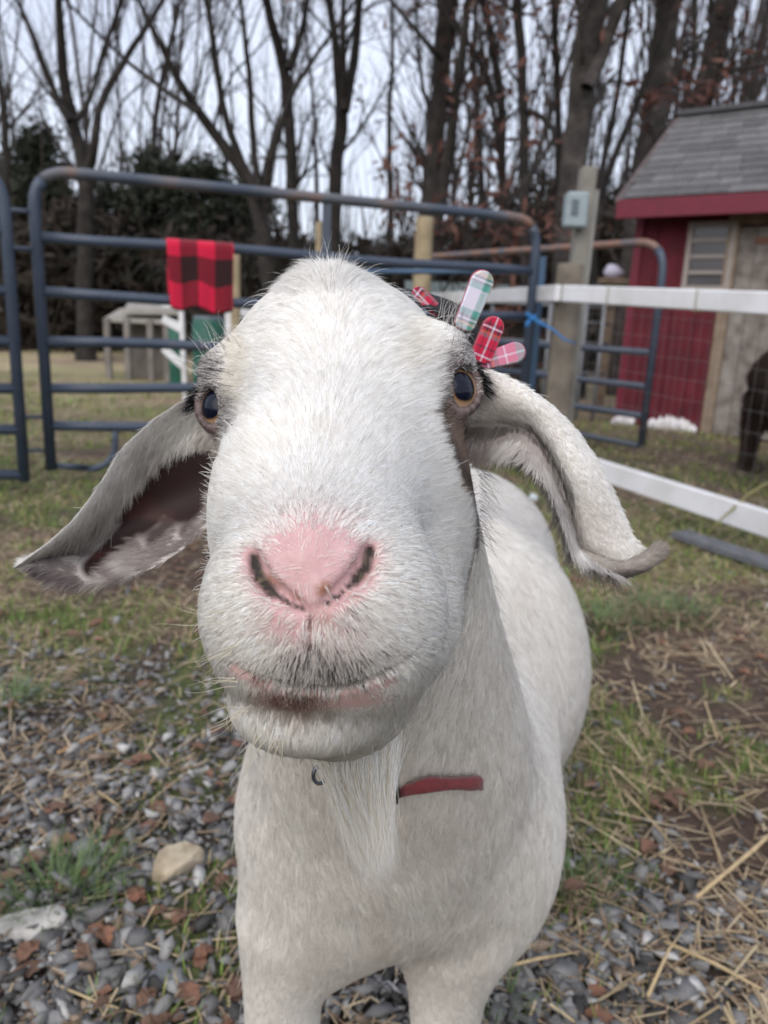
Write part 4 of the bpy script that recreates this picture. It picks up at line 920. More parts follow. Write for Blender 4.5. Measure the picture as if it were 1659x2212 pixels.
# head frame
hE = cam(728, 862, .390); hN = cam(682, 1190, .268)
hF = (hN - hE) / np.linalg.norm(hN - hE)
hR = cam(1000, 840, .415) - cam(457, 882, .425); hR -= hF * hR.dot(hF); hR /= np.linalg.norm(hR)
hU = np.cross(hR, hF); hU = hU if hU[1] > 0 else -hU
HM = np.stack([hR, hU, hF], axis=1)
def H(r, u, f): return hE + HM @ np.array([r, u, f])
EYE_L = cam(463, 880, .418); EYE_R = cam(992, 840, .408)

def sdf_head(P, carve=True):
    d = ellip(P, cam(730, 796, .476), (.0630, .0535, .060))                       # cranium
    d = smin(d, ellip(P, cam(727, 865, .443), (.060, .060, .055)), .03)         # brow / forehead
    d = smin(d, cone(P, H(0, -.034, -.005), H(0, -.028, .125), .036, .027), .03)  # nose bridge
    d = smin(d, ellip(P, cam(744, 1030, .425), (.0635, .078, .062)), .03)        # cheeks
    d = smin(d, ellip(P, cam(655, 1120, .372), (.044, .060, .050)), .03)
    for e, c in ((EYE_L, (-.010, .012, .012)), (EYE_R, (.010, .012, .012))):    # orbit bulges
        d = smin(d, ellip(P, e + np.array([-c[0] * 1.0, c[1], c[2] + .004]), (.021, .025, .021)), .018)
    d = smin(d, cone(P, cam(786, 1120, .430), cam(784, 1300, .402), .052, .036), .03)   # jaw, right of the picture
    d = smin(d, cone(P, cam(800, 1300, .405), cam(720, 1480, .330), .042, .026), .025)
    d = smin(d, cone(P, cam(748, 1475, .335), cam(822, 1340, .382), .017, .027), .035)
    # upper muzzle
    m = ellip(P, cam(692, 1300, .306), (.0375, .0335, .040))
    m = smin(m, ellip(P, cam(583, 1345, .298), (.0205, .021, .023)), .016)
    m = smin(m, ellip(P, cam(795, 1340, .300), (.0245, .022, .024)), .016)
    m = smin(m, ellip(P, cam(690, 1420, .296), (.026, .012, .020)), .014)
    d = smin(d, m, .042)
    # nose pad
    n = ellip(P, cam(676, 1190, .285), (.0200, .0150, .0195))
    n = smin(n, cone(P, cam(676, 1215, .276), cam(673, 1300, .274), .012, .0065), .010)
    d = smin(d, n, .007)
    # chin and lower lip
    c = ellip(P, cam(673, 1512, .312), (.0325, .0205, .033))
    d = smin(d, c, .0045)
    return d
def sdf_body(P):
    d = cone(P, cam(775, 1200, .470), cam(822, 1640, .650), .058, .098)
    d = smin(d, cone(P, cam(820, 1560, .635), cam(812, 1765, .700), .085, .092), .05)           # neck
    d = smin(d, cone(P, cam(850, 1180, .50), cam(900, 1600, .66), .050, .090), .05)
    d = smin(d, ellip(P, cam(815, 1780, .700), (.116, .098, .09)), .06)          # chest
    d = smin(d, ellip(P, cam(712, 1800, .690), (.064, .13, .07)), .04)           # shoulder
    d = smin(d, ellip(P, cam(1000, 1760, .760), (.098, .15, .10)), .05)          # other shoulder
    d = smin(d, ellip(P, (.083, -.185, .98), (.170, .195, .22)), .06)            # barrel
    d = smin(d, ellip(P, (.124, -.095, 1.25), (.150, .163, .20)), .09)           # rump
    d = smin(d, cone(P, (.000, -.255, .74), (.068, -.178, .98), .095, .135), .04); d = smin(d, cone(P, (.068, -.178, .98), (.108, -.095, 1.24), .140, .145), .04)
    down = CMAT.T @ np.array([0, 0, -1.0])
    def leg(px, py, z, r0, r1, h0=None):
        a = cam(px, py, z); h = to_world(a)[2]
        b = a + down * (h * .52); c2 = a + down * (h - .035)
        return a, b, c2, r0, r1
    for a, b, c2, r0, r1 in (leg(614, 1990, .670, .038, .030), leg(975, 2020, .715, .042, .0275), leg(800, 1500, 1.30, .07, .032), leg(1000, 1480, 1.34, .07, .032)):
        l = cone(P, a, b, r0, r1); l = smin(l, cone(P, b, c2, r1, .021), .012)
        l = smin(l, cone(P, c2 - down * .02, c2 + down * .02, .024, .027), .01)
        d = smin(d, l, .030)
    d = smin(d, cone(P, (.14, .08, 1.46), (.15, .13, 1.53), .03, .012), .03)
    return d
_carves = []
_eyeballs = []
def sdf(P):
    P = P.astype(np.float32)
    d = smin(sdf_head(P), sdf_body(P), .035)
    for pts, rr, k in _carves:
        d = smax(d, -tube_sd(P, pts, rr), k)
    for c, ro, rim, oc, oR, orad in _eyeballs:
        m = np.linalg.norm(P - v3(c), axis=1) < .032
        if not m.any(): continue
        Q = P[m]; e = d[m]
        e = smin(e, np.linalg.norm(Q - v3(c), axis=1) - (ro + .0014), .006)
        e = smax(e, -ellip(Q, oc, orad, oR), .002)
        lid = None
        for a, b in rim:
            q = cone(Q, a, b, .0019, .0019); lid = q if lid is None else np.minimum(lid, q)
        e = smin(e, lid, .004)
        d[m] = e
    return d
def march(px, py, z0=.2, z1=1.6):
    px = np.atleast_1d(np.asarray(px, float)); py = np.atleast_1d(np.asarray(py, float))
    z = np.full(len(px), z0)
    for _ in range(70):
        P = np.stack([(px - CX) / FOC * z, -(py - CY) / FOC * z, z], 1)
        z = z + np.clip(sdf(P), -.01, .08) * .9
    return z
def grad(P, e=.0008):
    g = np.empty((len(P), 3), np.float32)
    for i in range(3):
        o = np.zeros(3, np.float32); o[i] = e
        g[:, i] = sdf(P + o) - sdf(P - o)
    n = np.linalg.norm(g, axis=1, keepdims=True)
    return g / np.maximum(n, 1e-9)

def on_surf(pts, push=0.0):
    z = march([p[0] for p in pts], [p[1] for p in pts])
    return [cam(p[0], p[1], zz + push) for p, zz in zip(pts, z)]
# nostrils, philtrum, mouth
nl = on_surf([(548, 1205), (556, 1240), (585, 1275), (640, 1308), (662, 1318)], .0005)
nr = on_surf([(797, 1190), (790, 1222), (765, 1255), (712, 1296), (690, 1312)], .0005)
ph = on_surf([(672, 1322), (669, 1360), (669, 1400), (676, 1440), (680, 1470)], -.0002)
mo = on_surf([(497, 1430), (540, 1452), (600, 1474), (680, 1486), (760, 1480), (830, 1452), (880, 1420), (912, 1385)], .0005)
print('carve', round(time.time() - T0, 1))
_carves.append((nl, [.0034, .0048, .0044, .0028, .0014], .002))
_carves.append((nr, [.0032, .0046, .0042, .0028, .0014], .002))
_carves.append((ph, [.0012, .0013, .0016, .0016, .0012], .0015))
_carves.append((mo, [.0008, .0014, .0018, .0022, .0020, .0018, .0014, .0008], .0018))
# eyes: ball centre a little inside the surface point, lid rims around the opening
EYES = []
for (px, py, hw, hh, tilt, rad) in ((460, 879, 32, 47, -8, .0158), (997, 840, 40, 51, 6, .0168)):
    z = march([px], [py])[0]
    face = cam(px, py, z)
    side = -1 if px < 700 else 1
    look = np.array([side * .50, .06, -1.0]); look /= np.linalg.norm(look)      # which way the ball faces
    c = face - look * (rad - .0018)
    rim = []
    ang = np.linspace(0, 2 * math.pi, 19)
    loop = []
    for a in ang:
        ca, sa = math.cos(a), math.sin(a); t = math.radians(tilt)
        ex, ey = hw * ca, hh * sa
        qx, qy = px + ex * math.cos(t) - ey * math.sin(t), py + ex * math.sin(t) + ey * math.cos(t)
        d = np.array([(qx - CX) / FOC, -(qy - CY) / FOC, 1.0])
        # where that line of sight meets the ball's shell
        A = d.dot(d); B = d.dot(c); Cc = c.dot(c) - (rad + .0010) ** 2
        disc = B * B - A * Cc
        tt = (B - math.sqrt(disc)) / A if disc > 0 else B / A
        loop.append(d * tt)
    rim = [(loop[i], loop[i+1]) for i in range(len(loop) - 1)]
    mc = np.mean(loop[:-1], axis=0); az = mc - c; az /= np.linalg.norm(az); ay = np.array([math.sin(math.radians(tilt)), math.cos(math.radians(tilt)), 0]); ay -= az * ay.dot(az); ay /= np.linalg.norm(ay); ax_ = np.cross(ay, az)
    _eyeballs.append((c, rad - .0002, rim, mc + az * .005, np.stack([ax_, ay, az], 1), (hw / FOC * z * 1.0, hh / FOC * z * 1.0, .016))); EYES.append(dict(c=c, look=look, rad=rad, loop=np.array(loop), px=px, py=py, side=side))

# ---------- surface nets on a stretched grid (fine round the head)
def axis(a, b, fa, fb, fine, coarse):
    L = list(np.arange(a, fa, coarse)) + list(np.arange(fa, fb, fine)) + list(np.arange(fb, b + coarse, coarse))
    return np.array(L, np.float32)
xs = axis(-.17, .30, -.105, .085, .0017, .006)
ys = axis(-.90, .30, -.115, .165, .0017, .009)
zs = axis(.235, 1.60, .245, .52, .0019, .011)
def surface_nets():
    nx, ny, nz_ = len(xs), len(ys), len(zs)
    st = 5
    ix = np.unique(np.r_[np.arange(0, nx, st), nx-1]); iy = np.unique(np.r_[np.arange(0, ny, st), ny-1]); iz = np.unique(np.r_[np.arange(0, nz_, st), nz_-1])
    X, Y, Z = np.meshgrid(xs[ix], ys[iy], zs[iz], indexing='ij')
    D = sdf(np.stack([X.ravel(), Y.ravel(), Z.ravel()], 1)).reshape(X.shape)
    # nearest coarse value for every fine point
    def near(full, idx): return np.clip(np.searchsorted(idx, np.arange(len(full))), 0, len(idx)-1)
    nxi, nyi, nzi = near(xs, ix), near(ys, iy), near(zs, iz)
    Df = D[np.ix_(nxi, nyi, nzi)]
    sp = lambda a, idx: np.maximum.reduce([np.abs(a - a[idx[np.clip(np.searchsorted(idx, np.arange(len(a))), 0, len(idx)-1)]]), 0*a])
    R = np.sqrt(sp(xs, ix)[:, None, None]**2 + sp(ys, iy)[None, :, None]**2 + sp(zs, iz)[None, None, :]**2)
    need = np.abs(Df) < (R * 1.6 + .012)
    F = Df.copy()
    I = np.argwhere(need)
    P = np.stack([xs[I[:, 0]], ys[I[:, 1]], zs[I[:, 2]]], 1)
    vals = np.empty(len(P), np.float32)
    for s in range(0, len(P), 400000): vals[s:s+400000] = sdf(P[s:s+400000])
    F[need] = vals
    S = F < 0
    c = [(0,0,0),(1,0,0),(0,1,0),(1,1,0),(0,0,1),(1,0,1),(0,1,1),(1,1,1)]
    sub = lambda A, o: A[o[0]:A.shape[0]-1+o[0], o[1]:A.shape[1]-1+o[1], o[2]:A.shape[2]-1+o[2]]
    cnt = sum(sub(S, o).astype(np.int8) for o in c)
    act = (cnt > 0) & (cnt < 8)
    A = np.argwhere(act); idm = np.full(act.shape, -1, np.int32); idm[act] = np.arange(len(A))
    corner = np.array(c)
    CV = np.stack([F[A[:, 0]+o[0], A[:, 1]+o[1], A[:, 2]+o[2]] for o in c], 1)
    CP = np.stack([np.stack([xs[A[:, 0]+o[0]], ys[A[:, 1]+o[1]], zs[A[:, 2]+o[2]]], 1) for o in c], 1)
    acc = np.zeros((len(A), 3), np.float32); n = np.zeros(len(A), np.float32)
    for a in range(8):
        for b in range(a + 1, 8):
            if np.abs(corner[a] - corner[b]).sum() != 1: continue
            va, vb = CV[:, a], CV[:, b]; m = (va < 0) != (vb < 0)
            t = np.where(m, va / np.where(m, va - vb, 1), 0)[:, None]
            p = CP[:, a] * (1 - t) + CP[:, b] * t
            acc += p * m[:, None]; n += m
    V = acc / n[:, None]
    quads = []
    for ax in range(3):
        o = [0, 0, 0]; o[ax] = 1
        sl0 = [slice(1, -1)] * 3; sl0[ax] = slice(0, -1)
        S0 = S[tuple(sl0)]; sl1 = list(sl0); sl1[ax] = slice(1, None); S1 = S[tuple(sl1)]
        E = np.argwhere(S0 != S1); base = E.copy()
        for k in range(3):
            if k != ax: base[:, k] += 1
        u, w = [(1, 2), (2, 0), (0, 1)][ax]
        def cid(du, dw):
            q = base.copy(); q[:, u] -= du; q[:, w] -= dw
            return idm[q[:, 0], q[:, 1], q[:, 2]]
        Q = np.stack([cid(1, 1), cid(0, 1), cid(0, 0), cid(1, 0)], 1)
        flip = ~S0[tuple(E.T)]
        Q[flip] = Q[flip][:, ::-1]
        quads.append(Q)
    Q = np.concatenate(quads); Q = Q[(Q >= 0).all(1)]
    return V, Q
BV, BQ = surface_nets()
for _ in range(2):
    dd = sdf(BV); BV = BV - grad(BV) * np.clip(dd, -.003, .003)[:, None]
BN = grad(BV)
print('goat mesh', len(BV), len(BQ), round(time.time() - T0, 1))

def pix(P):
    return P[:, 0] / P[:, 2] * FOC + CX, CY - P[:, 1] / P[:, 2] * FOC
def blob(px, py, x, y, rx, ry=None, ang=0, soft=.35):
    """soft 0..1 mask of an ellipse on the head, given where it is seen"""
    ry = ry or rx; t = math.radians(ang); dx, dy = px - x, py - y
    u = dx * math.cos(t) + dy * math.sin(t); w = -dx * math.sin(t) + dy * math.cos(t)
    r = np.sqrt((u / rx) ** 2 + (w / ry) ** 2)
    return np.clip((1 + soft - r) / (2 * soft), 0, 1)
def seg(px, py, pts, w, soft=.5):
    """soft mask of a brush stroke along a polyline"""
    best = np.full(len(px), 1e9)
    for (x0, y0), (x1, y1) in zip(pts[:-1], pts[1:]):
        dx, dy = x1 - x0, y1 - y0; t = np.clip(((px - x0) * dx + (py - y0) * dy) / (dx*dx + dy*dy), 0, 1)
        best = np.minimum(best, np.hypot(px - x0 - t * dx, py - y0 - t * dy))
    return np.clip((1 + soft - best / w) / (2 * soft), 0, 1)
def vnoise(P, s, seed=0):
    """cheap smooth value noise, vectorised, -1..1"""
    Q = P * s + 17.3 * (seed + 1); i = np.floor(Q).astype(np.int64); f = Q - i; f = f * f * (3 - 2 * f)
    def h(a, b, c):
        n = (a * 374761393 + b * 668265263 + c * 2147483647 + seed * 9176263) & 0xffffffff
        n = ((n ^ (n >> 13)) * 1274126177) & 0xffffffff
        return ((n ^ (n >> 16)) & 0xffff) / 32767.5 - 1
    r = 0
    for dx in (0, 1):
        for dy in (0, 1):
            for dz in (0, 1):
                w = (f[:, 0] if dx else 1 - f[:, 0]) * (f[:, 1] if dy else 1 - f[:, 1]) * (f[:, 2] if dz else 1 - f[:, 2])
                r = r + w * h(i[:, 0] + dx, i[:, 1] + dy, i[:, 2] + dz)
    return r
def mix(a, b, t): return a * (1 - t[:, None]) + np.asarray(b) * t[:, None]

WHITE = np.array([.93, .90, .84]); CREAM = np.array([.78, .71, .58]); GREY = np.array([.20, .18, .175]); DARK = np.array([.022, .018, .017])
TAUPE = np.array([.26, .19, .145]); PINK = np.array([.54, .325, .325]); BROWN = np.array([.34, .15, .085])
# ---- per-vertex fur description
px, py = pix(BV)
front = (BV[:, 2] < .56)
head = np.clip((sdf_body(BV) - sdf_head(BV)) / .02 + .3, 0, 1) * front
facing = BN[:, 2] < .2
FF = (front & facing).astype(float)
skin = np.tile(np.array([.56, .53, .50]), (len(BV), 1)); fur = np.tile(WHITE, (len(BV), 1))
nzv = vnoise(BV, 45, 1); nzf = vnoise(BV, 160, 2)
fur = mix(fur, CREAM, np.clip(.14 + .22 * vnoise(BV, 7, 3), 0, .4) * (.35 + .65 * (1 - head)))
fur = mix(fur, CREAM, .55 * seg(px, py, [(520, 700), (535, 760), (520, 860)], 22, .8) * FF)
fur = mix(fur, CREAM, .45 * seg(px, py, [(880, 700), (870, 780)], 25, .8) * FF)
length = np.where(head > .5, .0085, .020); lift = .035 * head + .075 * (1 - head)
length = .0130 * head + .022 * (1 - head)
dens = 1.0 * head + .16 * (1 - head)
dark = np.zeros(len(BV))
fur = mix(fur, [.90, .86, .785], .5 * (1 - head)); fur = mix(fur, [.66, .59, .50], np.clip(vnoise(BV * [70, 9, 40], 1, 21) * .25, 0, .16) * (1 - head))
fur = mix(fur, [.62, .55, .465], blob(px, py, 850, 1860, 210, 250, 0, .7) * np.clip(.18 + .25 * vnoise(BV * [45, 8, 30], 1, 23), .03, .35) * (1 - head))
# grey round the eyes and the brown tear patch
gm = np.maximum.reduce([blob(px, py, 455, 800, 44, 55, 0, .5) * .75, blob(px, py, 462, 880, 48, 60, 0, .4) * .85,
                        blob(px, py, 985, 790, 58, 40, 20, .5) * .9, blob(px, py, 990, 842, 52, 64, 0, .4) * .95, seg(px, py, [(975, 700), (1005, 760)], 22, .8) * .8]) * FF
fur = mix(fur, [.56, .52, .50], gm); skin = mix(skin, [.22, .17, .16], gm); length = length * (1 - .3 * gm); dark = np.maximum(dark, gm)
tp = np.maximum(seg(px, py, [(970, 900), (996, 960), (1018, 1040)], 38, .35), seg(px, py, [(470, 930), (468, 990)], 9, .7) * .9) * FF
fur = mix(fur, TAUPE, tp); skin = mix(skin, [.20, .14, .11], tp); length = length * (1 - .55 * tp)
de = seg(px, py, [(942, 890), (960, 950), (988, 1010), (1018, 1055), (1030, 1120), (1031, 1200), (1018, 1262)], 13, .6) * (head > .3)
fur = mix(fur, DARK * 3.5, de * .85)
# muzzle: pink skin with almost no hair
pk = np.maximum.reduce([blob(px, py, 676, 1205, 118, 72, 0, .30), blob(px, py, 672, 1290, 50, 50, 0, .5), blob(px, py, 630, 1345, 72, 48, 20, .6) * .72,
                        seg(px, py, [(545, 1200), (560, 1260), (640, 1320)], 24, .7) * .8, seg(px, py, [(800, 1190), (785, 1250), (700, 1320)], 26, .7) * .8,
                        blob(px, py, 735, 1370, 50, 40, 0, .7) * .4, blob(px, py, 672, 1130, 95, 45, 0, .7) * .6]) * FF
skin = mix(skin, PINK, np.clip(pk * 1.3 + .25 * blob(px, py, 670, 1250, 200, 150, 0, .5) * FF, 0, 1))
lip = np.maximum(blob(px, py, 690, 1510, 170, 24, 0, .4), seg(px, py, [(508, 1442), (565, 1474), (620, 1494), (690, 1500), (780, 1492), (840, 1465)], 17, .5), seg(px, py, [(880, 1425), (912, 1385)], 7, .8)) * FF
skin = mix(skin, [.50, .33, .30], lip)
brown = np.maximum.reduce([blob(px, py, 592, 1255, 20, 10, 35, .4), blob(px, py, 697, 1272, 19, 14, -35, .4), blob(px, py, 762, 1210, 8, 6), blob(px, py, 770, 1293, 15, 9, 20, .6) * .8,
                           blob(px, py, 642, 1290, 16, 6, 20, .6) * .8, blob(px, py, 695, 1335, 26, 28, 0, .7) * .45]) * FF
skin = mix(skin, [.66, .45, .44], np.clip(pk * (vnoise(BV, 230, 17) * .5 + .2), 0, .5)); skin = mix(skin, BROWN * .85, brown * np.clip(.9 + .5 * nzf, 0, 1))
lb = np.maximum(blob(px, py, 634, 1516, 80, 32, 6, .45), seg(px, py, [(550, 1468), (620, 1490), (770, 1492)], 9, .8)) * (BV[:, 2] < .42) * np.clip(.75 + .9 * nzf, 0, 1)
skin = mix(skin, [.095, .045, .032], lb * .95); fur = mix(fur, [.22, .12, .085], lb * .9)
dirt = np.maximum.reduce([seg(px, py, [(549, 1208), (560, 1248), (588, 1280)], 12, .5), seg(px, py, [(588, 1280), (625, 1303), (656, 1318)], 4.5, .5), seg(px, py, [(799, 1190), (790, 1228), (766, 1256)], 11, .5), seg(px, py, [(766, 1256), (735, 1284), (700, 1306)], 4, .5)]) * FF  # nostril shade painted near-black into the skin colour; outer tan specks are debris
skin = mix(skin, [.020, .014, .010], np.clip(dirt * 1.3, 0, 1)); skin = mix(skin, [.22, .17, .10], dirt * np.clip(vnoise(BV, 900, 31) * 1.4 - .3, 0, .5) * (np.abs(px - 674) > 75))
phm = seg(px, py, [(670, 1330), (669, 1380), (672, 1410)], 4, .8) * FF; skin = mix(skin, [.12, .06, .05], phm)
# dark moustache of short hairs over the upper lip
mo_m = np.maximum.reduce([blob(px, py, 690, 1440, 95, 42, 0, .55), blob(px, py, 672, 1415, 16, 26, 0, .6), blob(px, py, 790, 1425, 60, 34, -20, .8) * .5, blob(px, py, 760, 1340, 30, 25, 0, .8) * .35]) * FF
fur = mix(fur, [.66, .62, .58], np.clip(mo_m, 0, .9)); dark = np.maximum(dark, np.clip(mo_m * (.50 + .8 * vnoise(BV, 200, 5)), 0, 1)); skin = mix(skin, [.20, .15, .14], mo_m * .8)
muz = np.clip(blob(px, py, 690, 1350, 290, 260, 0, .25), 0, 1) * FF
length = length * (1 - .55 * muz); length = length * (1 - .72 * np.clip(pk + lip * .8, 0, 1)); dens = dens * (1 - .975 * np.clip(pk * 1.0 + lip * 1.2, 0, 1))
nostril_bare = np.maximum(seg(px, py, [(550, 1205), (568, 1245), (606, 1275), (652, 1303)], 21, .3), seg(px, py, [(792, 1190), (784, 1222), (755, 1250), (712, 1283)], 20, .3)) * FF
dens *= 1 - np.clip(nostril_bare * 1.2 + dirt * 1.6 + phm, 0, 1)
fur = mix(fur, [.86, .70, .68], np.clip(pk, 0, 1) * .75)
lift = lift + .16 * muz + .35 * np.clip(pk, 0, 1)
# no hair on the lids and inside the eye socket
for e in EYES:
    r = np.linalg.norm(BV - e['c'], axis=1); dl = np.full(len(BV), 1e9)
    for q in e['loop']: dl = np.minimum(dl, np.linalg.norm(BV - q, axis=1))
    lid = np.clip((.0052 - dl) / .0025, 0, 1)
    skin = mix(skin, [.17, .125, .12], np.clip((.010 - dl) / .006, 0, 1)); skin = mix(skin, [.035, .022, .02], np.clip((.0032 - dl) / .001, 0, 1))
    dens *= 1 - np.maximum(np.clip((.0046 - dl) / .001, 0, 1), (r < e['rad'] + .0004) * 1.0)
    length *= 1 - .72 * np.clip((.013 - dl) / .007, 0, 1)
# tufts
top = blob(px, py, 705, 600, 60, 32, 0, .6) * front; length += .007 * top; lift += .5 * top
length += .006 * blob(px, py, 440, 790, 40, 60, 0, .6) * front; lift += .25 * blob(px, py, 440, 790, 40, 60, 0, .6) * front
# ---- comb directions
nose = cam(680, 1235, .262)
dr = BV - nose; dr /= np.linalg.norm(dr, axis=1, keepdims=True) + 1e-9
hr = (BV - hE) @ hR; hf = (BV - hE) @ hF
out_w = np.clip(hr / .03, -1, 1) * (.25 + .95 * np.clip((.05 - hf) / .11, 0, 1))
dirs = dr + out_w[:, None] * hR * .8
lowface = np.clip((py - 1420) / 60, 0, 1) * FF
dirs += lowface[:, None] * np.array([0, -.9, .0])
wv = vnoise(BV, 30, 8); dirs += (wv * .22)[:, None] * hR
bd = np.tile(np.array([0, -1.0, .12]), (len(BV), 1)); bk = np.clip((BV[:, 2] - .75) / .25, 0, 1)[:, None]
bd = bd * (1 - bk) + np.array([.25, -.75, .65]) * bk
bd += vnoise(BV, 11, 9)[:, None] * np.array([.35, 0, .2]) + vnoise(BV, 28, 10)[:, None] * np.array([.18, 0, 0])
dirs = dirs * head[:, None] + bd * (1 - head[:, None])
legm = np.clip((py - 2040) / 60, 0, 1) * (BV[:, 2] < .8) * (sdf_body(BV) < .01)
length *= 1 - .5 * legm; dens *= 1 + 1.5 * legm
bel = np.clip((py - 1900) / 150, 0, 1) * (1 - legm) * (BV[:, 2] < .85); length += .002 * bel

# ------------------------------------------------------------------ ears: closed leaf-like shells, part of the body mesh
def crv(pts, n):
    pts = np.array(pts, float); c = np.r_[0, np.cumsum(np.hypot(*np.diff(pts[:, :2], axis=0).T))]; c /= c[-1]; t = np.linspace(0, 1, n)
    A = np.stack([np.interp(t, c, pts[:, k]) for k in range(pts.shape[1])], 1)
    for _ in range(max(2, n // 12)): A[1:-1] = (A[:-2] + 2 * A[1:-1] + A[2:]) / 4
    return A
def sheet(U, L, zf, nu=70, nv=26):
    """grid between two seen edges; zf(s, t, z) shapes the depth"""
    A, B = crv(U, nu), crv(L, nu); s = np.linspace(0, 1, nu)[:, None]; t = np.linspace(0, 1, nv)[None, :]
    P = A[:, None, :] * (1 - t[..., None]) + B[:, None, :] * t[..., None]
    z = zf(s, t, P[..., 2])
    return np.stack([(P[..., 0] - CX) / FOC * z, -(P[..., 1] - CY) / FOC * z, z], -1)
def shell(Gd, th, sign=1):
    """give the grid thickness; returns verts, normals, quads (front first)"""
    nu, nv, _ = Gd.shape; du = np.gradient(Gd, axis=0); dv = np.gradient(Gd, axis=1); n = np.cross(du, dv); n /= np.linalg.norm(n, axis=2, keepdims=True) + 1e-12
    if (n[..., 2] > 0).mean() > .5: n = -n          # front side looks at the camera
    s = np.linspace(0, 1, nu)[:, None]; t = np.linspace(0, 1, nv)[None, :]; e = np.clip(np.minimum(np.minimum(t, 1 - t) * 8, (1 - s) * 14), .12, 1)[..., None]
    Fv = Gd + n * th * .5 * e; Bk = Gd - n * th * .5 * e; V = np.concatenate([Fv.reshape(-1, 3), Bk.reshape(-1, 3)]); N = np.concatenate([n.reshape(-1, 3), -n.reshape(-1, 3)])
    idx = np.arange(nu * nv).reshape(nu, nv); q = np.stack([idx[:-1, :-1], idx[1:, :-1], idx[1:, 1:], idx[:-1, 1:]], -1).reshape(-1, 4); o = nu * nv
    a, b, c = Gd[0, 0], Gd[1, 0], Gd[1, 1]
    qn = np.cross(V[q[:, 1]] - V[q[:, 0]], V[q[:, 2]] - V[q[:, 0]]); flip = (qn * N[q[:, 0]]).sum(1).mean() < 0
    if flip: q = q[:, ::-1]
    ed = []
    for e1 in (idx[:, 0], idx[:, -1], idx[-1, :], idx[0, :]): ed.append(np.stack([e1[:-1], e1[1:], e1[1:] + o, e1[:-1] + o], 1))
    return V, N, np.concatenate([q, q[:, ::-1] + o] + ed), len(q)
EARS = []
# left ear: the hollow inside looks at us
Ul = [(470, 858, .462), (400, 862, .455), (330, 906, .446), (262, 970, .438), (212, 1052, .430), (160, 1122, .424), (104, 1172, .418), (48, 1214, .412)]
Ll = [(490, 1060, .470), (452, 1136, .462), (400, 1184, .452), (340, 1224, .444), (268, 1252, .436), (190, 1268, .430), (112, 1252, .420), (50, 1222, .412)]
zl = lambda s, t, z: z + .020 * np.sin(math.pi * np.clip(t * 1.02, 0, 1)) * np.sin(math.pi * np.clip(s * .9 + .12, 0, 1)) - .004 * np.exp(-(t / .16) ** 2) + .003 * np.sin(9 * t + 5 * s)
V, N, Q, nf = shell(sheet(Ul, Ll, zl, 84, 34), .0032); EARS.append((V, N, Q, nf, 'L'))
# right ear: broad white back of the ear
Ur = [(1000, 800, .425), (1060, 796, .424), (1120, 826, .422), (1180, 866, .420), (1240, 922, .418), (1294, 1000, .416), (1334, 1085, .414), (1362, 1150, .412), (1392, 1192, .410)]
Mr = [(1000, 905, .440), (1050, 905, .438), (1098, 908, .432), (1142, 916, .426), (1182, 958, .421), (1212, 1025, .418), (1234, 1095, .415), (1252, 1165, .412), (1330, 1226, .410)]
zr = lambda s, t, z: z - .011 * np.sin(math.pi * t) ** .8 * np.sin(math.pi * np.clip(s * .92 + .05, 0, 1)) + .0012 * np.sin(s * 14 + t * 5)
V, N, Q, nf = shell(sheet(Ur, Mr, zr, 84, 26), .0036); EARS.append((V, N, Q, nf, 'R'))
# its inner lap, further back, hanging under the fold
Br = [(1000, 992, .452), (1050, 986, .450), (1090, 962, .440), (1128, 968, .428), (1160, 1004, .420), (1190, 1058, .415), (1213, 1122, .412), (1232, 1188, .410), (1318, 1234, .410)]
Mr2 = [(x + 2, y - 2, z + .001) for x, y, z in Mr]
zb = lambda s, t, z: z + .004 * np.sin(math.pi * t)
V, N, Q, nf = shell(sheet(Mr2, Br, zb, 70, 16), .003); EARS.append((V, N, Q, nf, 'B'))
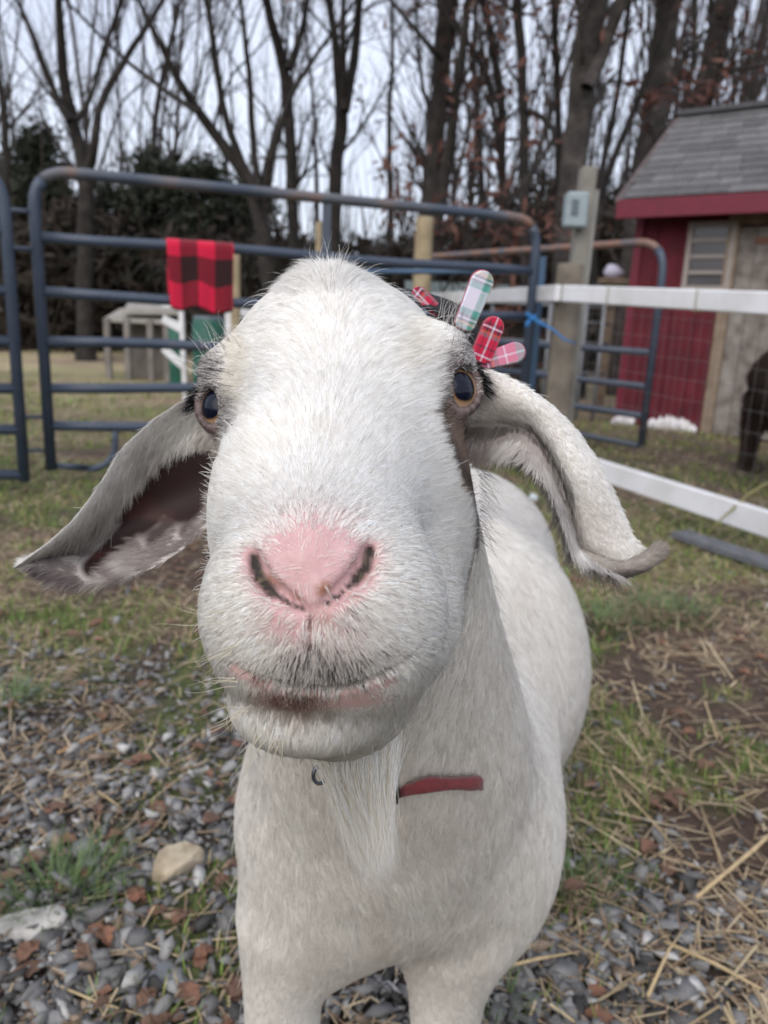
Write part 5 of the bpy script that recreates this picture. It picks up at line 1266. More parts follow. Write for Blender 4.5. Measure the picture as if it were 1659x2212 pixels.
# the curled tip
tip = [cam(*p) for p in [(1238, 1168, .424), (1264, 1204, .414), (1300, 1224, .407), (1345, 1231, .406), (1386, 1218, .405), (1412, 1200, .404), (1424, 1187, .404), (1429, 1181, .404)]]
tr_ = [.0026, .0034, .0040, .0042, .0044, .0045, .0040, .0014]
tp_i = crv(np.array([np.r_[p, r] for p, r in zip(tip, tr_)]), 30); mb = MB(); mb.tube(list(tp_i[:, :3]), list(tp_i[:, 3]), 14); V = np.array(mb.v); 
c0 = np.repeat(tp_i[:, :3], 14, 0); N = V - c0; N /= np.linalg.norm(N, axis=1, keepdims=True) + 1e-9
Q = np.array([f for f in mb.f if len(f) == 4]); EARS.append((V, N, Q, len(Q), 'T'))
def ear_fur(V, N, kind):
    px, py = pix(V); n = len(V); f = np.tile(WHITE, (n, 1)); s = np.tile(np.array([.52, .48, .45]), (n, 1)); L = np.full(n, .0075); lf = np.full(n, .20); d = np.ones(n); fr = N[:, 2] < .15; L *= 1 - .55 * np.clip((130 - px) / 80, 0, 1)
    if kind == 'L':
        D = np.tile(np.array([-.72, -.62, 0]), (n, 1))
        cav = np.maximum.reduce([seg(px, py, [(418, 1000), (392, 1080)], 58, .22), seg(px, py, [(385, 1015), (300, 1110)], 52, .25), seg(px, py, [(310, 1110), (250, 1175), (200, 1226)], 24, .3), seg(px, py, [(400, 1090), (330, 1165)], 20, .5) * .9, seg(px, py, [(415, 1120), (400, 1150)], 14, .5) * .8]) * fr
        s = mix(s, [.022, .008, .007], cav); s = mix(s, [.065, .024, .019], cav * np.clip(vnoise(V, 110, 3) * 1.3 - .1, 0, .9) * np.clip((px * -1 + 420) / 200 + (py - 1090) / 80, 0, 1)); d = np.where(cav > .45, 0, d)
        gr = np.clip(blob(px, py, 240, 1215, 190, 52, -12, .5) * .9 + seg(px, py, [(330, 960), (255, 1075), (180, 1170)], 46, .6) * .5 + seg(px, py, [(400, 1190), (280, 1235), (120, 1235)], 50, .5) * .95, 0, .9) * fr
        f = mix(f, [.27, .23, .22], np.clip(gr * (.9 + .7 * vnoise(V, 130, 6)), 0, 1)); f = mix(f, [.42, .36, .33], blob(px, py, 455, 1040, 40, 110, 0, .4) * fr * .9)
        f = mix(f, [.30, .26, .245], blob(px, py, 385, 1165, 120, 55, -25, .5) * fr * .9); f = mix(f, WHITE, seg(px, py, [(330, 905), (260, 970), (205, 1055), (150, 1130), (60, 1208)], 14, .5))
        fringe = seg(px, py, [(440, 920), (345, 945), (275, 1025), (220, 1110), (175, 1175)], 30, .5) * fr; L += .006 * fringe; lf += .12 * fringe
        D = D * (1 - fringe[:, None]) + np.array([-.22, -.95, 0]) * fringe[:, None]
        up = np.clip((py - 1150) / 60, 0, 1) * fr; L += .002 * up; D += up[:, None] * np.array([-.3, .35, 0])
        dkf = seg(px, py, [(395, 965), (335, 1010), (285, 1080), (240, 1150), (200, 1205)], 10, .8) * fr
        f = mix(f, [.09, .07, .065], dkf * .6)
    elif kind == 'R':
        D = np.tile(np.array([.55, -.80, 0]), (n, 1)); D += np.clip((1150 - px) / 140, 0, 1)[:, None] * np.array([.6, .45, 0])
        dk = seg(px, py, [(1075, 905), (1100, 908), (1142, 916), (1180, 955), (1212, 1025), (1234, 1095), (1246, 1150)], 8, .8)
        f = mix(f, DARK * 3, dk * .9); f = mix(f, [.45, .40, .37], seg(px, py, [(1255, 1130), (1290, 1200)], 40, .8) * .45); L *= .72; lf *= .8; L += .004 * dk
        f = mix(f, [.55, .50, .46], seg(px, py, [(1040, 860), (1080, 890)], 35, .8) * .6)
    elif kind == 'B':
        D = np.tile(np.array([-.30, -.95, 0]), (n, 1)); f = np.tile(np.array([.52, .48, .46]), (n, 1)); w = np.clip(vnoise(V * [1, .25, 1], 330, 4) + .4, 0, 1)
        f = mix(f, [.88, .86, .83], w); f = mix(f, [.10, .08, .075], seg(px, py, [(1085, 915), (1142, 925), (1178, 962), (1205, 1030), (1226, 1100)], 9, .8) * .7)
        rt = np.clip((1095 - px) / 60, 0, 1); f = mix(f, [.26, .21, .19], rt * .8); s = np.tile(np.array([.40, .36, .34]), (n, 1)); L = .008 + .008 * (1 - rt); lf[:] = .25
    else:
        D = np.tile(np.array([.8, .1, 0]), (n, 1)); f = np.tile(np.array([.36, .32, .285]), (n, 1)); f = mix(f, [.66, .62, .56], np.clip((1330 - px) / 60, 0, 1) * .6); f = mix(f, [.10, .085, .075], seg(px, py, [(1320, 1246), (1385, 1238)], 10, .7) * .8); L[:] = .0038; lf[:] = .28
        s = f * .8
    D = D + (vnoise(V, 70, 12) * .2)[:, None] * np.array([1.0, 0, 0])
    return f, s, L, lf, d, D

bendv = (np.clip(hr / .022, -1, 1) * .34 * np.clip((.09 - hf) / .08, 0, 1) * head)[:, None] * hR
goat = empty('goat', to_world(np.array([.02, -.4, .8])) * np.array([1, 1, 0]))
tag(goat, 'white goat with a pink nose and drooping ears staring up close into the camera', 'goat')
skin_m = mat('goat_skin', attr='col', rough=.62, noise=(420, .08), bump=(900, .25, .0006), sss=0, spec=.35)
EF = []; allV, allQ, allS = [BV], [BQ], [skin]; off_ = len(BV)
for (V, N, Q, nf, kind) in EARS:
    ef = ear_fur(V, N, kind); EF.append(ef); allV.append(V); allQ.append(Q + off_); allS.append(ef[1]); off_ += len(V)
me = mesh_np('body', to_world(np.concatenate(allV)), np.concatenate(allQ), smooth=True); set_col(me, 'col', np.concatenate(allS))
body = link_mesh('body', me, skin_m, goat); rel(body, goat)

# ---- hair material and generator
def hair_mat(name, rough=.6, surf=0.0):
    m = bpy.data.materials.new(name); m.use_nodes = True; t = m.node_tree; b = t.nodes['Principled BSDF']; L = t.links.new
    a = t.nodes.new('ShaderNodeAttribute'); a.attribute_name = 'col'
    hi = t.nodes.new('ShaderNodeHairInfo'); mr = t.nodes.new('ShaderNodeMapRange'); mr.inputs['To Min'].default_value = .90; mr.inputs['To Max'].default_value = 1.08
    L(hi.outputs['Random'], mr.inputs['Value']); vm = t.nodes.new('ShaderNodeVectorMath'); vm.operation = 'SCALE'
    L(a.outputs['Color'], vm.inputs[0]); L(mr.outputs[0], vm.inputs['Scale']); L(vm.outputs[0], b.inputs['Base Color'])
    b.inputs['Roughness'].default_value = rough; b.inputs['Specular IOR Level'].default_value = .15
    if surf:
        an = t.nodes.new('ShaderNodeAttribute'); an.attribute_name = 'nrm'; ge = t.nodes.new('ShaderNodeNewGeometry'); mn = t.nodes.new('ShaderNodeMix'); mn.data_type = 'VECTOR'; mn.inputs['Factor'].default_value = surf
        L(ge.outputs['Normal'], mn.inputs['A']); L(an.outputs['Vector'], mn.inputs['B']); nn = t.nodes.new('ShaderNodeVectorMath'); nn.operation = 'NORMALIZE'; L(mn.outputs['Result'], nn.inputs[0]); L(nn.outputs[0], b.inputs['Normal'])
    tr = t.nodes.new('ShaderNodeBsdfTranslucent'); L(vm.outputs[0], tr.inputs['Color']); ms = t.nodes.new('ShaderNodeMixShader'); ms.inputs[0].default_value = .15 if surf else .3
    o = t.nodes['Material Output']; L(b.outputs[0], ms.inputs[1]); L(tr.outputs[0], ms.inputs[2]); L(ms.outputs[0], o.inputs['Surface'])
    return m
HAIR = hair_mat('goat_hair'); HAIRS = hair_mat('goat_coat', surf=.65)
def sample_tris(V, T, w, n):
    a, b, c = V[T[:, 0]], V[T[:, 1]], V[T[:, 2]]
    area = np.linalg.norm(np.cross(b - a, c - a), axis=1) * .5 * w
    cdf = np.cumsum(area); k = np.searchsorted(cdf, rng.random(n) * cdf[-1]); k = np.clip(k, 0, len(T) - 1)
    u = rng.random(n); v = rng.random(n); f = u + v > 1; u[f] = 1 - u[f]; v[f] = 1 - v[f]
    return k, np.stack([1 - u - v, u, v], 1)
def make_curves(name, PTS, RAD, COLR, m, parent, NRM=None):
    """PTS (n,k,3) camera-metric, RAD (n,k), COLR (n,3)"""
    n, k, _ = PTS.shape
    hc = bpy.data.hair_curves.new(name); hc.add_curves([k] * n)
    P = to_world(PTS.reshape(-1, 3)); P = P - np.array(parent.location)
    hc.attributes['position'].data.foreach_set('vector', P.astype(np.float32).ravel())
    ra = hc.attributes.get('radius') or hc.attributes.new('radius', 'FLOAT', 'POINT')
    ra.data.foreach_set('value', RAD.astype(np.float32).ravel())
    ca = hc.attributes.new('col', 'FLOAT_COLOR', 'CURVE'); c4 = np.ones((n, 4), np.float32); c4[:, :3] = COLR
    ca.data.foreach_set('color', c4.ravel())
    if NRM is None:
        NRM = PTS[:, 1] - PTS[:, 0]; NRM = NRM + np.array([0, 0, -1.0]) * .01
    na = hc.attributes.new('nrm', 'FLOAT_VECTOR', 'CURVE'); na.data.foreach_set('vector', (NRM @ CMAT.T).astype(np.float32).ravel())
    hc.materials.append(m)
    o = bpy.data.objects.new(name, hc); COL.objects.link(o); o.parent = parent
    return o
def grow(name, V, N, T, w, n, dirs, length, lift, col, parent, r0=.00016, k=5, clump=.0045, cl=.55, jit=.25, colvar=.10, darkmix=0.0, m=None, bend=None, wrap=False):
    kk, bc = sample_tris(V, T, w, n); tri = T[kk]
    def ip(A): return (A[tri] * (bc[:, :, None] if A.ndim == 2 else bc)).sum(1)
    R, Nn, D, L, LF, C = ip(V), ip(N), ip(dirs), ip(length), ip(lift), ip(col)
    Nn /= np.linalg.norm(Nn, axis=1, keepdims=True) + 1e-9
    D = D - Nn * (D * Nn).sum(1, keepdims=True); D /= np.linalg.norm(D, axis=1, keepdims=True) + 1e-9
    # clumps
    nc = max(40, int(n / 14)); ci = rng.choice(n, nc, replace=False); kd = KDTree(nc)
    for i, q in enumerate(ci): kd.insert(R[q].tolist(), i)
    kd.balance(); own = np.fromiter((kd.find(p)[1] for p in R.tolist()), np.int64, n)
    cj = rng.normal(size=(nc, 3)) * jit * .8; clen = rng.uniform(.75, 1.2, nc); ccol = rng.normal(size=nc)
    D = D + cj[own] + rng.normal(size=(n, 3)) * jit * .55; D = D - Nn * (D * Nn).sum(1, keepdims=True); D /= np.linalg.norm(D, axis=1, keepdims=True) + 1e-9
    L = L * clen[own] * rng.uniform(.65, 1.12, n); LF = np.clip(LF * rng.uniform(.6, 1.5, n), .05, 1.5)
    stray = rng.random(n) < .004; LF[stray] += .5; L[stray] *= 1.25
    s = np.linspace(0, 1, k)[None, :, None]
    h = (LF * L)[:, None, None]; rise = s * (1 - .38 * s)
    P = R[:, None, :] - Nn[:, None, :] * .0004 + D[:, None, :] * (L[:, None, None] * s) + Nn[:, None, :] * h * rise
    if bend is not None: P += (ip(bend) * L[:, None])[:, None, :] * (s ** 2)
    cc = R[ci[own]]; off = cc - R; off -= Nn * (off * Nn).sum(1, keepdims=True)
    P += off[:, None, :] * (s ** 1.4) * cl
    if wrap:      # keep every hair lying along the skin instead of cutting through it
        for j in range(1, k):
            tgt = h[:, 0, 0] * rise[0, j, 0] + .00015
            for _ in range(1 if L.mean() < .008 else 2):
                dd_ = np.concatenate([sdf(P[q:q + 200000, j]) for q in range(0, n, 200000)])
                P[:, j] += Nn * np.clip(tgt - dd_, -.004, .012)[:, None]
    rad = r0 * np.linspace(1, 0, k)[None, :] ** .6 * np.ones((n, 1)) * rng.uniform(.75, 1.25, n)[:, None]; rad[:, -1] = r0 * .06
    f = 1 + colvar * (.6 * ccol[own] + .7 * rng.normal(size=n)); C = np.clip(C * f[:, None], .004, .95)
    if darkmix is not 0.0:
        dm = rng.random(n) < ip(darkmix) * .62; C[dm] = C[dm] * .12
    return make_curves(name, P, rad, C, m or HAIRS, parent, Nn + D * .25)
def vis_weight(V, N, T):
    """hair grows everywhere, thicker on the side the head turns to us"""
    c = V[T].mean(1); n = N[T].mean(1); c = c / np.linalg.norm(c, axis=1, keepdims=True)
    f = -(n * c).sum(1)
    return np.where(f > -.25, 1.0, .25)
QUAL = 1.0
BT = np.concatenate([BQ[:, [0, 1, 2]], BQ[:, [0, 2, 3]]])
vw = vis_weight(BV, BN, BT); tz = BV[BT].mean(1)[:, 2]; thead = head[BT].mean(1); tb = tz > .56
wgt = dens[BT].mean(1) * vw
grow('fur', BV, BN, BT, wgt * (thead > .02), int(280000 * QUAL), dirs, length, lift, fur, goat, r0=.000125, darkmix=dark, jit=.11, cl=.6, colvar=.11, k=6, bend=bendv, wrap=True)
fz = np.maximum(pk, lip * .7) * (1 - np.clip(nostril_bare + dirt + phm, 0, 1)); grow('nose_fuzz', BV, BN, BT, fz[BT].mean(1) * vw, 16000, dirs, np.full(len(BV), .0026), np.full(len(BV), .45), np.tile(np.array([.86, .72, .70]), (len(BV), 1)), goat, r0=.000055, jit=.3, cl=.1, k=4)
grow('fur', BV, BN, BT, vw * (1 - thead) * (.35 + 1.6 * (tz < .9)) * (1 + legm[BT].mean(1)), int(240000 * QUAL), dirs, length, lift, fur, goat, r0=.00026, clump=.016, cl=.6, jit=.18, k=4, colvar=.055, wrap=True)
print('fur', round(time.time() - T0, 1))

for (V, N, Q, nf, kind), (f, s_, L, lf, d, D) in zip(EARS, EF):
    T = np.concatenate([Q[:, [0, 1, 2]], Q[:, [0, 2, 3]]]); vis = vis_weight(V, N, T)
    nn = {'L': 42000, 'R': 42000, 'B': 9000, 'T': 10000}[kind]
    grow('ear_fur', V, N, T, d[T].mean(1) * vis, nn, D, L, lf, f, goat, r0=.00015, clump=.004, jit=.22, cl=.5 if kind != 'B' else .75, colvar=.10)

# ------------------------------------------------------------------ eyes
print('earfur', round(time.time() - T0, 1))
def eye_mat(ox, oy):
    m = bpy.data.materials.new('goat_eye'); m.use_nodes = True; t = m.node_tree; b = t.nodes['Principled BSDF']; L = t.links.new
    tc = t.nodes.new('ShaderNodeTexCoord'); sp = t.nodes.new('ShaderNodeSeparateXYZ'); L(tc.outputs['Object'], sp.inputs[0])
    def mth(op, a, b_=None, c=None):
        n = t.nodes.new('ShaderNodeMath'); n.operation = op
        for i, v in enumerate((a, b_, c)):
            if v is None: continue
            if isinstance(v, (int, float)): n.inputs[i].default_value = v
            else: L(v, n.inputs[i])
        return n.outputs[0]
    nz = t.nodes.new('ShaderNodeTexNoise'); nz.inputs['Scale'].default_value = 260; L(tc.outputs['Object'], nz.inputs['Vector'])
    x = mth('DIVIDE', mth('SUBTRACT', sp.outputs[0], ox), .0071); y = mth('DIVIDE', mth('SUBTRACT', sp.outputs[1], oy), .0079)
    r = mth('SQRT', mth('ADD', mth('POWER', mth('ABSOLUTE', x), 2.3), mth('POWER', mth('ABSOLUTE', y), 2.3)))
    r = mth('ADD', r, mth('MULTIPLY', mth('SUBTRACT', nz.outputs['Fac'], .5), .10))
    cr = t.nodes.new('ShaderNodeValToRGB'); e = cr.color_ramp.elements
    e[0].position = .47; e[0].color = (.0015, .003, .012, 1); e[1].position = .50; e[1].color = (.12, .065, .030, 1)
    k = cr.color_ramp.elements.new(.57); k.color = (.34, .21, .11, 1); k = cr.color_ramp.elements.new(.66); k.color = (.40, .28, .19, 1); k = cr.color_ramp.elements.new(.78); k.color = (.30, .19, .14, 1); k = cr.color_ramp.elements.new(.9); k.color = (.10, .07, .06, 1)
    L(mth('MULTIPLY', r, .5), cr.inputs[0]); L(cr.outputs[0], b.inputs['Base Color'])
    b.inputs['Roughness'].default_value = .4; b.inputs['Specular IOR Level'].default_value = .05; b.inputs['Coat Weight'].default_value = 1; b.inputs['Coat Roughness'].default_value = .015; b.inputs['Coat IOR'].default_value = 1.33
    return m
for e in EYES:
    bm = bmesh.new(); bmesh.ops.create_uvsphere(bm, u_segments=40, v_segments=24, radius=e['rad'] - .0001)
    for v in bm.verts:      # slight corneal bulge
        if v.co.z > 0: k = math.exp(-((v.co.x ** 2 + v.co.y ** 2) / .0075 ** 2)); v.co.z += .0009 * k
    me = bpy.data.meshes.new('eye'); bm.to_mesh(me); bm.free(); me.polygons.foreach_set('use_smooth', [True] * len(me.polygons)); o = link_mesh('eye', me, eye_mat(.0010 * e['side'], .0014), goat)
    zc = CMAT @ e['look']; up = UPV - zc * UPV.dot(zc); up /= np.linalg.norm(up); xc = np.cross(up, zc); w = to_world(e['c']) - np.array(goat.location)
    mm = Matrix.Identity(4)
    for i in range(3): mm[i][0], mm[i][1], mm[i][2], mm[i][3] = xc[i], up[i], zc[i], w[i]
    o.matrix_local = mm
# lashes
LM = hair_mat('lash_hair', .35)
for e in EYES:
    lp = e['loop'][:-1]; c = lp.mean(0); P = []; n = 420
    for i in range(n):
        sgn = e['side']; a = rng.uniform(.02, .62) * math.pi; ang = -a if sgn > 0 else math.pi + a        # upper outer arc
        k = ang / (2 * math.pi) * len(lp); k = k % len(lp); k0 = int(k) % len(lp); q = lp[k0] * (1 - k % 1) + lp[(k0 + 1) % len(lp)] * (k % 1)
        q = q + rng.normal(size=3) * .0007 + (q - c) * rng.uniform(0, .12)
        dr = np.array([sgn * .8, -.45 + .5 * (a / math.pi), -.30]) + rng.normal(size=3) * .16; L = rng.uniform(.004, .0095) * (1.05 - .5 * a / math.pi)
        s = np.linspace(0, 1, 5)[:, None]; P.append(q + dr * L * s + np.array([sgn * .0008, -.0022, 0]) * s ** 2)
    P = np.array(P); make_curves('eyelashes', P, np.tile(np.array([.00016, .00015, .00013, .0001, .00003]), (n, 1)), np.where(rng.random((n, 1)) < .9, .012, .45) * np.ones((1, 3)), LM, goat)
# ------------------------------------------------------------------ beard, whiskers, long brow hairs
def strands(name, n, root, tipf, colf, r0, k=9, wob=.0012, parent=None, m=None):
    P = []; C = []
    for i in range(n):
        a = root(i); b, mid = tipf(i, a); s = np.linspace(0, 1, k)[:, None]
        q = (1 - s) ** 2 * a + 2 * s * (1 - s) * mid + s * s * b; ph = rng.uniform(0, 6, 3)
        q = q + np.sin(s * 5 + ph) * wob * s; P.append(q); C.append(colf(i))
    rr = r0 * np.linspace(1, .15, k)[None] * rng.uniform(.7, 1.2, (n, 1))
    return make_curves(name, np.array(P), rr, np.array(C), m or HAIR, parent or goat)
nb = 6500; lk = rng.normal(size=(60, 2)); bu = rng.random(nb); bl_ = (bu * 46).astype(int)
def broot(i):
    x = 694 + 146 * bu[i] + rng.normal() * 15; y = 1612 - 26 * abs(bu[i] - .3) + rng.uniform(-30, 12); z = .322 + .045 * bu[i] + rng.uniform(-.004, .016); return cam(x, y, z)
def btip(i, a):
    j = bl_[i]; L = rng.uniform(.55, 1.0) if rng.random() < .45 else rng.uniform(.86, 1.02); tx = 806 + 30 * (bu[i] - .4) + lk[j, 0] * 9; ty = 1872 + lk[j, 1] * 12 - 70 * max(0, .35 - bu[i])
    b = cam(tx, ty, .372 + .008 * lk[j, 1]); fx = 722 + 124 * bu[i]; mid = cam(fx + lk[j, 0] * 5, 1745, .355 + .012 * bu[i]); t = L
    q = (1 - t) ** 2 * a + 2 * t * (1 - t) * mid + t * t * b; m_ = (1 - t) * a + t * mid
    return q + rng.normal(size=3) * np.array([.0034, .0035, .002]), m_ + rng.normal(size=3) * .0022
strands('beard', nb, broot, btip, lambda i: np.clip((np.array([.95, .935, .89]) if (rng.random() < .78) else np.array([.76, .68, .52])) * rng.uniform(.85, 1.12), 0, .93), .00011, wob=.0009)
def batch_roots(tab, n, jx, jy, dx=0, dy=0, ymin=0):
    a = np.array([tab[i % len(tab)] for i in range(n)], float) + rng.normal(size=(n, 2)) * [jx, jy]; z = march(a[:, 0] + dx, np.maximum(a[:, 1] + dy, ymin)); z = np.where(z < .6, z, .46)
    return [cam(x, y, q) for (x, y), q in zip(a, z)]
_wr = batch_roots([(505, 1470), (520, 1530), (560, 1585), (600, 1600), (500, 1400), (470, 1330)], 34, 10, 10, 12, -12)
def wroot(i): return _wr[i]
def wtip(i, a):
    d = [(-1, -.10), (-1, -.6), (-.55, -1.), (-.35, -1.), (-1, -.3), (-1, 0)][i % 6]; L = rng.uniform(.010, .021); b = a + np.array([d[0], d[1], .1]) * L + rng.normal(size=3) * .002; return b, (a + b) / 2 + rng.normal(size=3) * .001
strands('whiskers', 34, wroot, wtip, lambda i: np.array([.70, .64, .50]), .00014)
_br = batch_roots([(480, 770), (455, 780), (435, 800), (500, 735), (1000, 745), (960, 690), (985, 715), (700, 605), (690, 600), (720, 600)], 110, 10, 10, 0, 0, 640)
def br(i): return _br[i]
def bt(i, a):
    d = [(-.6, 1, -.1), (-.35, 1, -.1), (-1, .35, -.1), (-.5, .9, 0), (.2, 1, -.3), (.35, 1, -.2), (.3, 1, -.2), (-.3, 1, -.2), (.1, 1, -.2), (.4, 1, -.1)][i % 10]; L = rng.uniform(.008, .021); b = a + np.array(d) * L + rng.normal(size=3) * .0025; return b, (a + b) / 2 + rng.normal(size=3) * .002
strands('brow_hairs', 110, br, bt, lambda i: np.array([.78, .75, .70]) if (rng.random() < .7 or i % 10 >= 7) else np.array([.12, .1, .1]), .00012)
# dark stray hairs beside the cheek
_cr = batch_roots([(1036, y_) for y_ in range(1010, 1170, 2)], 90, 4, 3, -8)
def cr_(i): return _cr[i]
def ct_(i, a): L = rng.uniform(.008, .022); b = a + np.array([.8, -.65 + rng.normal() * .2, .3]) * L; return b, (a + b) / 2 + np.array([0, .001, 0])
strands('cheek_hairs', 90, cr_, ct_, lambda i: np.array([.06, .05, .045]) if rng.random() < .7 else np.array([.5, .47, .44]), .00010)

# ------------------------------------------------------------------ collar
m_strap = mat('maroon_webbing', (.15, .020, .022), .85, noise=(300, .3), bump=(900, .8, .0006), sheen=.2); m_metal = mat('dark_steel', (.10, .11, .12), .3, metal=.9, noise=(80, .1))
ax0 = cam(800, 1640, .58); axd = cam(800, 1640, .58) - cam(775, 1200, .47); axd /= np.linalg.norm(axd)
e1 = np.array([1.0, 0, 0]) - axd * axd[0]; e1 /= np.linalg.norm(e1); e2 = np.cross(axd, e1)
if e2[2] > 0: e2 = -e2          # towards the camera
cent = cam(826, 1700, .60); ring = []
zc_ = march(np.linspace(700, 1034, 24), np.interp(np.linspace(700, 1034, 24), [640, 700, 830, 930, 1034], [1712, 1722, 1716, 1694, 1691]))
cx_ = np.linspace(700, 1034, 24); cy_ = np.interp(cx_, [640, 700, 830, 930, 1034], [1712, 1722, 1716, 1694, 1691])
vis = np.clip((cx_ - 835) / 60, 0, 1); front_pts = [cam(a, b, z + .013 - .0265 * v) for a, b, z, v in zip(cx_, cy_, zc_, vis)]
r_end = front_pts[-1]; back = [cam(1037, 1692, r_end[2] + .013), cam(1036, 1693, r_end[2] + .036), r_end + np.array([-.03, .03, .10]), front_pts[0] + np.array([.05, .03, .12]), front_pts[0] + np.array([.0, .012, .06])]
loop_ = np.array(front_pts + back + [front_pts[0]]); V = []; F = []; nL = len(loop_)
for i, p in enumerate(loop_):
    h = .0050 * (1.0 if i != 23 else .9); t_ = loop_[(i + 1) % nL] - loop_[i - 1]; outw = p - np.array([cent[0], p[1], cent[2] + .04]); outw[1] = 0; outw /= np.linalg.norm(outw) + 1e-9
    for a, b in ((-h, .0), (-h * .7, .0036), (h * .7, .0036), (h, 0)): V.append(p + np.array([0, a * (1 + .12 * math.sin(i * .9)), 0]) + outw * b)
for i in range(nL - 1):
    for k in range(4): F.append((i*4+k, i*4+(k+1) % 4, (i+1)*4+(k+1) % 4, (i+1)*4+k))
collar = empty('collar', to_world(loop_[0])); tag(collar, 'maroon webbing collar half hidden in the white neck fur', 'collar')
Vw = to_world(np.array(V)) - np.array(collar.location); link_mesh('strap', mesh_np('strap', Vw, F, True), m_strap, collar)
rc = cam(691, 1674, march([691], [1674])[0] - .017); mb = MB(); mb.tube([to_world(rc + np.array([.0042 * math.cos(a), .0056 * math.sin(a), .001 * math.cos(a)])) for a in np.linspace(.4, 2 * math.pi - .1, 26)], .0013, 8); mb.build('ring', m_metal, collar, True)
mb = MB(); c_ = cam(842, 1718, np.interp(842, cx_, zc_) - .009); mb.box(to_world(c_), (.012, .003, .013)); mb.build('buckle', m_metal, collar, bevel=.001)

# ------------------------------------------------------------------ antler headband
def plaid(name, base, u_stops, v_stops, su, sv, tw=1500, tw_amt=.5):
    m = bpy.data.materials.new(name); m.use_nodes = True; t = m.node_tree; b = t.nodes['Principled BSDF']; b.inputs['Roughness'].default_value = .95; L = t.links.new
    tc = t.nodes.new('ShaderNodeTexCoord'); sp = t.nodes.new('ShaderNodeSeparateXYZ'); L(tc.outputs['Object'], sp.inputs[0])
    def M_(op, a, b_=0.0):
        n = t.nodes.new('ShaderNodeMath'); n.operation = op
        for i, v in enumerate((a, b_)):
            if isinstance(v, (int, float)): n.inputs[i].default_value = v
            else: L(v, n.inputs[i])
        return n.outputs[0]
    def rampf(sock, stops, s):
        f = M_('FRACT', M_('ADD', M_('MULTIPLY', sock, s), .5)); r = t.nodes.new('ShaderNodeValToRGB'); r.color_ramp.interpolation = 'CONSTANT'; cr = r.color_ramp
        while len(cr.elements) < len(stops): cr.elements.new(.5)
        for e, (p, c) in zip(cr.elements, stops): e.position = p; e.color = (*c, 1)
        L(f, r.inputs[0]); return r.outputs[0]
    a, c = rampf(sp.outputs[0], u_stops, su), rampf(sp.outputs[1], v_stops, sv)
    tws = M_('FRACT', M_('MULTIPLY', M_('ADD', sp.outputs[0], sp.outputs[1]), tw)); k = M_('GREATER_THAN', tws, .5)
    mx = t.nodes.new('ShaderNodeMix'); mx.data_type = 'RGBA'; L(k, mx.inputs['Factor']); L(a, mx.inputs['A']); L(c, mx.inputs['B'])
    nz = t.nodes.new('ShaderNodeTexNoise'); nz.inputs['Scale'].default_value = 1500; L(tc.outputs['Object'], nz.inputs['Vector']); bp = t.nodes.new('ShaderNodeBump'); bp.inputs['Strength'].default_value = .5; bp.inputs['Distance'].default_value = .0004
    L(nz.outputs['Fac'], bp.inputs['Height']); L(bp.outputs[0], b.inputs['Normal']); L(mx.outputs['Result'], b.inputs['Base Color']); b.inputs['Sheen Weight'].default_value = .3
    return m
Wt, Gn, Tl, Dg, Tn, Rd, Nv, Or, Pk = (.72, .69, .80), (.02, .22, .12), (.12, .36, .33), (.16, .18, .19), (.60, .45, .32), (.52, .008, .05), (.02, .02, .03), (.55, .15, .05), (.62, .20, .30)
m_p1 = plaid('green_white_plaid', Wt, [(0, Tn), (.14, Tl), (.24, Gn), (.34, Tl), (.42, Wt)], [(0, Tl), (.06, Tn), (.11, Dg), (.15, Wt), (.19, Dg), (.24, Tl), (.34, Wt), (.70, Tl), (.80, Dg), (.84, Wt), (.88, Dg), (.92, Tn)], 62, 29)
m_p2 = plaid('red_tartan', Rd, [(0, Rd), (.2, Nv), (.26, Rd), (.46, Wt), (.54, Rd), (.72, Nv), (.78, Rd)], [(0, Rd), (.12, Wt), (.16, Rd), (.30, Nv), (.34, Rd), (.52, Dg), (.60, Or), (.64, Nv), (.72, Wt), (.76, Nv), (.84, Rd)], 70, 34)
m_p3 = plaid('pink_stripe_plaid', Pk, [(0, Tl), (.2, Pk), (.45, Wt), (.52, Pk), (.9, Tl)], [(0, Nv), (.14, Wt), (.18, Nv), (.24, Or), (.30, Dg), (.40, Pk), (.56, Wt), (.60, Pk), (.82, Tl)], 60, 36, 900)
m_edge = mat('red_felt', (.34, .015, .04), .95, noise=(900, .2), sheen=.3)
m_band = mat('black_elastic', (.010, .010, .011), .9, noise=(800, .3), bump=(1500, .6, .0004))
hb_ = empty('antler_headband', to_world(cam(990, 710, .475))); tag(hb_, 'black headband with plaid felt reindeer antlers worn by the goat', 'headband')
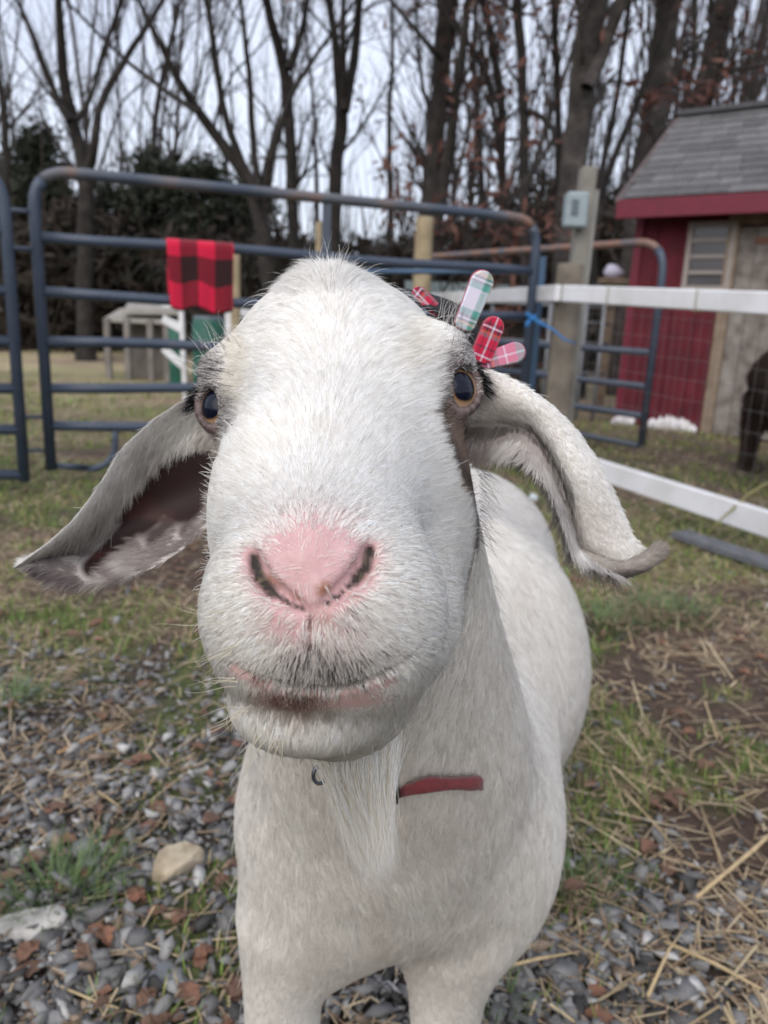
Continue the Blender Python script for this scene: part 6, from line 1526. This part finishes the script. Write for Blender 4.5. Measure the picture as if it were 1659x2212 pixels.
def prong(a, b, hw0, hw1, tilt, m, th=.0036):
    """felt prong from a to b (camera-metric), half widths in metres; turned by tilt about its long axis"""
    a, b = np.array(a), np.array(b); Lg = np.linalg.norm(b - a); vy = (b - a) / Lg; vz = np.array([tilt, 0, -1.0]); vz -= vy * vz.dot(vy); vz /= np.linalg.norm(vz); vx = np.cross(vy, vz)
    pts = []; n = 12
    for i in range(n + 1):
        an = math.pi * i / n; pts.append((hw1 * math.cos(an), Lg / 2 - hw1 + hw1 * math.sin(an)))
    pts += [(-hw0, -Lg / 2 + hw0 * .4), (-hw0 * .5, -Lg / 2), (hw0 * .5, -Lg / 2), (hw0, -Lg / 2 + hw0 * .4)]
    def layer(name, z0, z1, sc, mm):
        bm = bmesh.new(); k = len(pts); lo = [bm.verts.new((x * sc, y * sc, z0)) for x, y in pts]; hi = [bm.verts.new((x * sc, y * sc, z1)) for x, y in pts]; hi2 = [bm.verts.new((x * sc * .90, y * sc * .96, z1 + .0011)) for x, y in pts]
        bm.faces.new(hi2); bm.faces.new(lo[::-1])
        for i in range(k): j = (i + 1) % k; bm.faces.new((lo[i], lo[j], hi[j], hi[i])); bm.faces.new((hi[i], hi[j], hi2[j], hi2[i]))
        bmesh.ops.recalc_face_normals(bm, faces=bm.faces[:])
        me = bpy.data.meshes.new(name); bm.to_mesh(me); bm.free(); return me
    R = np.stack([CMAT @ vx, CMAT @ vy, CMAT @ vz], 1); w = to_world((a + b) / 2) - np.array(hb_.location); mm = Matrix.Identity(4)
    for i in range(3):
        for j in range(3): mm[i][j] = R[i][j]
        mm[i][3] = w[i]
    o = link_mesh('antler_prong', layer('antler_prong', 0, th * .5, 1, m), m, hb_); o.matrix_local = mm
    e = link_mesh('felt_backing', layer('felt_backing', -th * .55, -.0002, 1.03, m_edge), m_edge, o)
prong(cam(999, 712, .472), cam(1050, 586, .462), .0062, .0070, .22, m_p1)
prong(cam(1034, 782, .470), cam(1074, 686, .466), .0066, .0064, .25, m_p2)
prong(cam(1036, 784, .4735), cam(1134, 756, .468), .0050, .0064, .30, m_p3)
prong(cam(948, 676, .500), cam(896, 624, .505), .0036, .0040, -.9, m_p2)
bp_ = crv([(*cam(700, 632, .545), .007), (*cam(820, 640, .535), .008), (*cam(890, 652, .520), .010), (*cam(958, 672, .497), .012), (*cam(998, 718, .483), .013), (*cam(1022, 775, .477), .011), (*cam(1016, 850, .482), .006), (*cam(1024, 960, .470), .003)], 40)
V = []; F = []; cc_ = cam(745, 840, .50)
for i in range(40):
    p, w = bp_[i, :3], bp_[i, 3]; outw = p - cc_; outw[2] = 0; outw /= np.linalg.norm(outw)
    for a, b in ((-1, 0), (-.85, .003), (0, .0042), (.85, .003), (1, 0), (0, -.002)): V.append(p + np.array([0, 0, .80]) * a * w * 1.1 + outw * (b + (a + .35) * w * .72))
for i in range(39):
    for k in range(6): F.append((i*6+k, i*6+(k+1) % 6, (i+1)*6+(k+1) % 6, (i+1)*6+k))
link_mesh('band', mesh_np('band', to_world(np.array(V)) - np.array(hb_.location), F, True), m_band, hb_)
# ------------------------------------------------------------------ dark shaggy animal at the right edge
def sdf_beast(P):
    P = P.astype(np.float32)
    d = ellip(P, (2.52, 4.55, .60), (.34, .55, .25)); d = smin(d, ellip(P, (2.22, 4.30, .52), (.15, .20, .21)), .10)
    d = smin(d, cone(P, (2.35, 4.20, .68), (2.20, 4.10, .60), .14, .10), .08); d = smin(d, cone(P, (2.17, 4.08, .57), (2.10, 4.02, .44), .085, .050), .05)
    for x, y in ((2.26, 4.20), (2.62, 4.25), (2.35, 4.95), (2.72, 4.95)): d = smin(d, cone(P, (x, y, .45), (x - .01, y, .02), .085, .035), .06)
    return d
_keep = (xs, ys, zs); xs = np.arange(1.9, 3.0, .03).astype(np.float32); ys = np.arange(3.7, 5.3, .03).astype(np.float32); zs = np.arange(-.1, 1.1, .03).astype(np.float32); _sdf = sdf; sdf = sdf_beast
AV, AQ = surface_nets(); AN = grad(AV, .004); sdf = _sdf; xs, ys, zs = _keep
beast = empty('dark_sheep', (2.5, 4.5, 0)); tag(beast, 'dark brown shaggy animal cut off by the right edge behind the wire fence', 'animal')
rel(link_mesh('body', mesh_np('body', AV, AQ, True), mat('dark_hide', (.035, .024, .02), .9, noise=(20, .3)), beast), beast)
AVc = (AV - CPOS) @ CMAT; ANc = AN @ CMAT; AT = np.concatenate([AQ[:, [0, 1, 2]], AQ[:, [0, 2, 3]]]); n_ = len(AV)
dv_ = np.tile(CMAT.T @ np.array([-.1, .2, -1.0]), (n_, 1)) + vnoise(AV, 9, 3)[:, None] * .5
grow('fur', AVc, ANc, AT, np.ones(len(AT)), 26000, dv_, np.full(n_, .06), np.full(n_, .35), np.tile(np.array([.045, .028, .022]), (n_, 1)), beast, r0=.0012, k=4, colvar=.35)
print('done', round(time.time() - T0, 1))
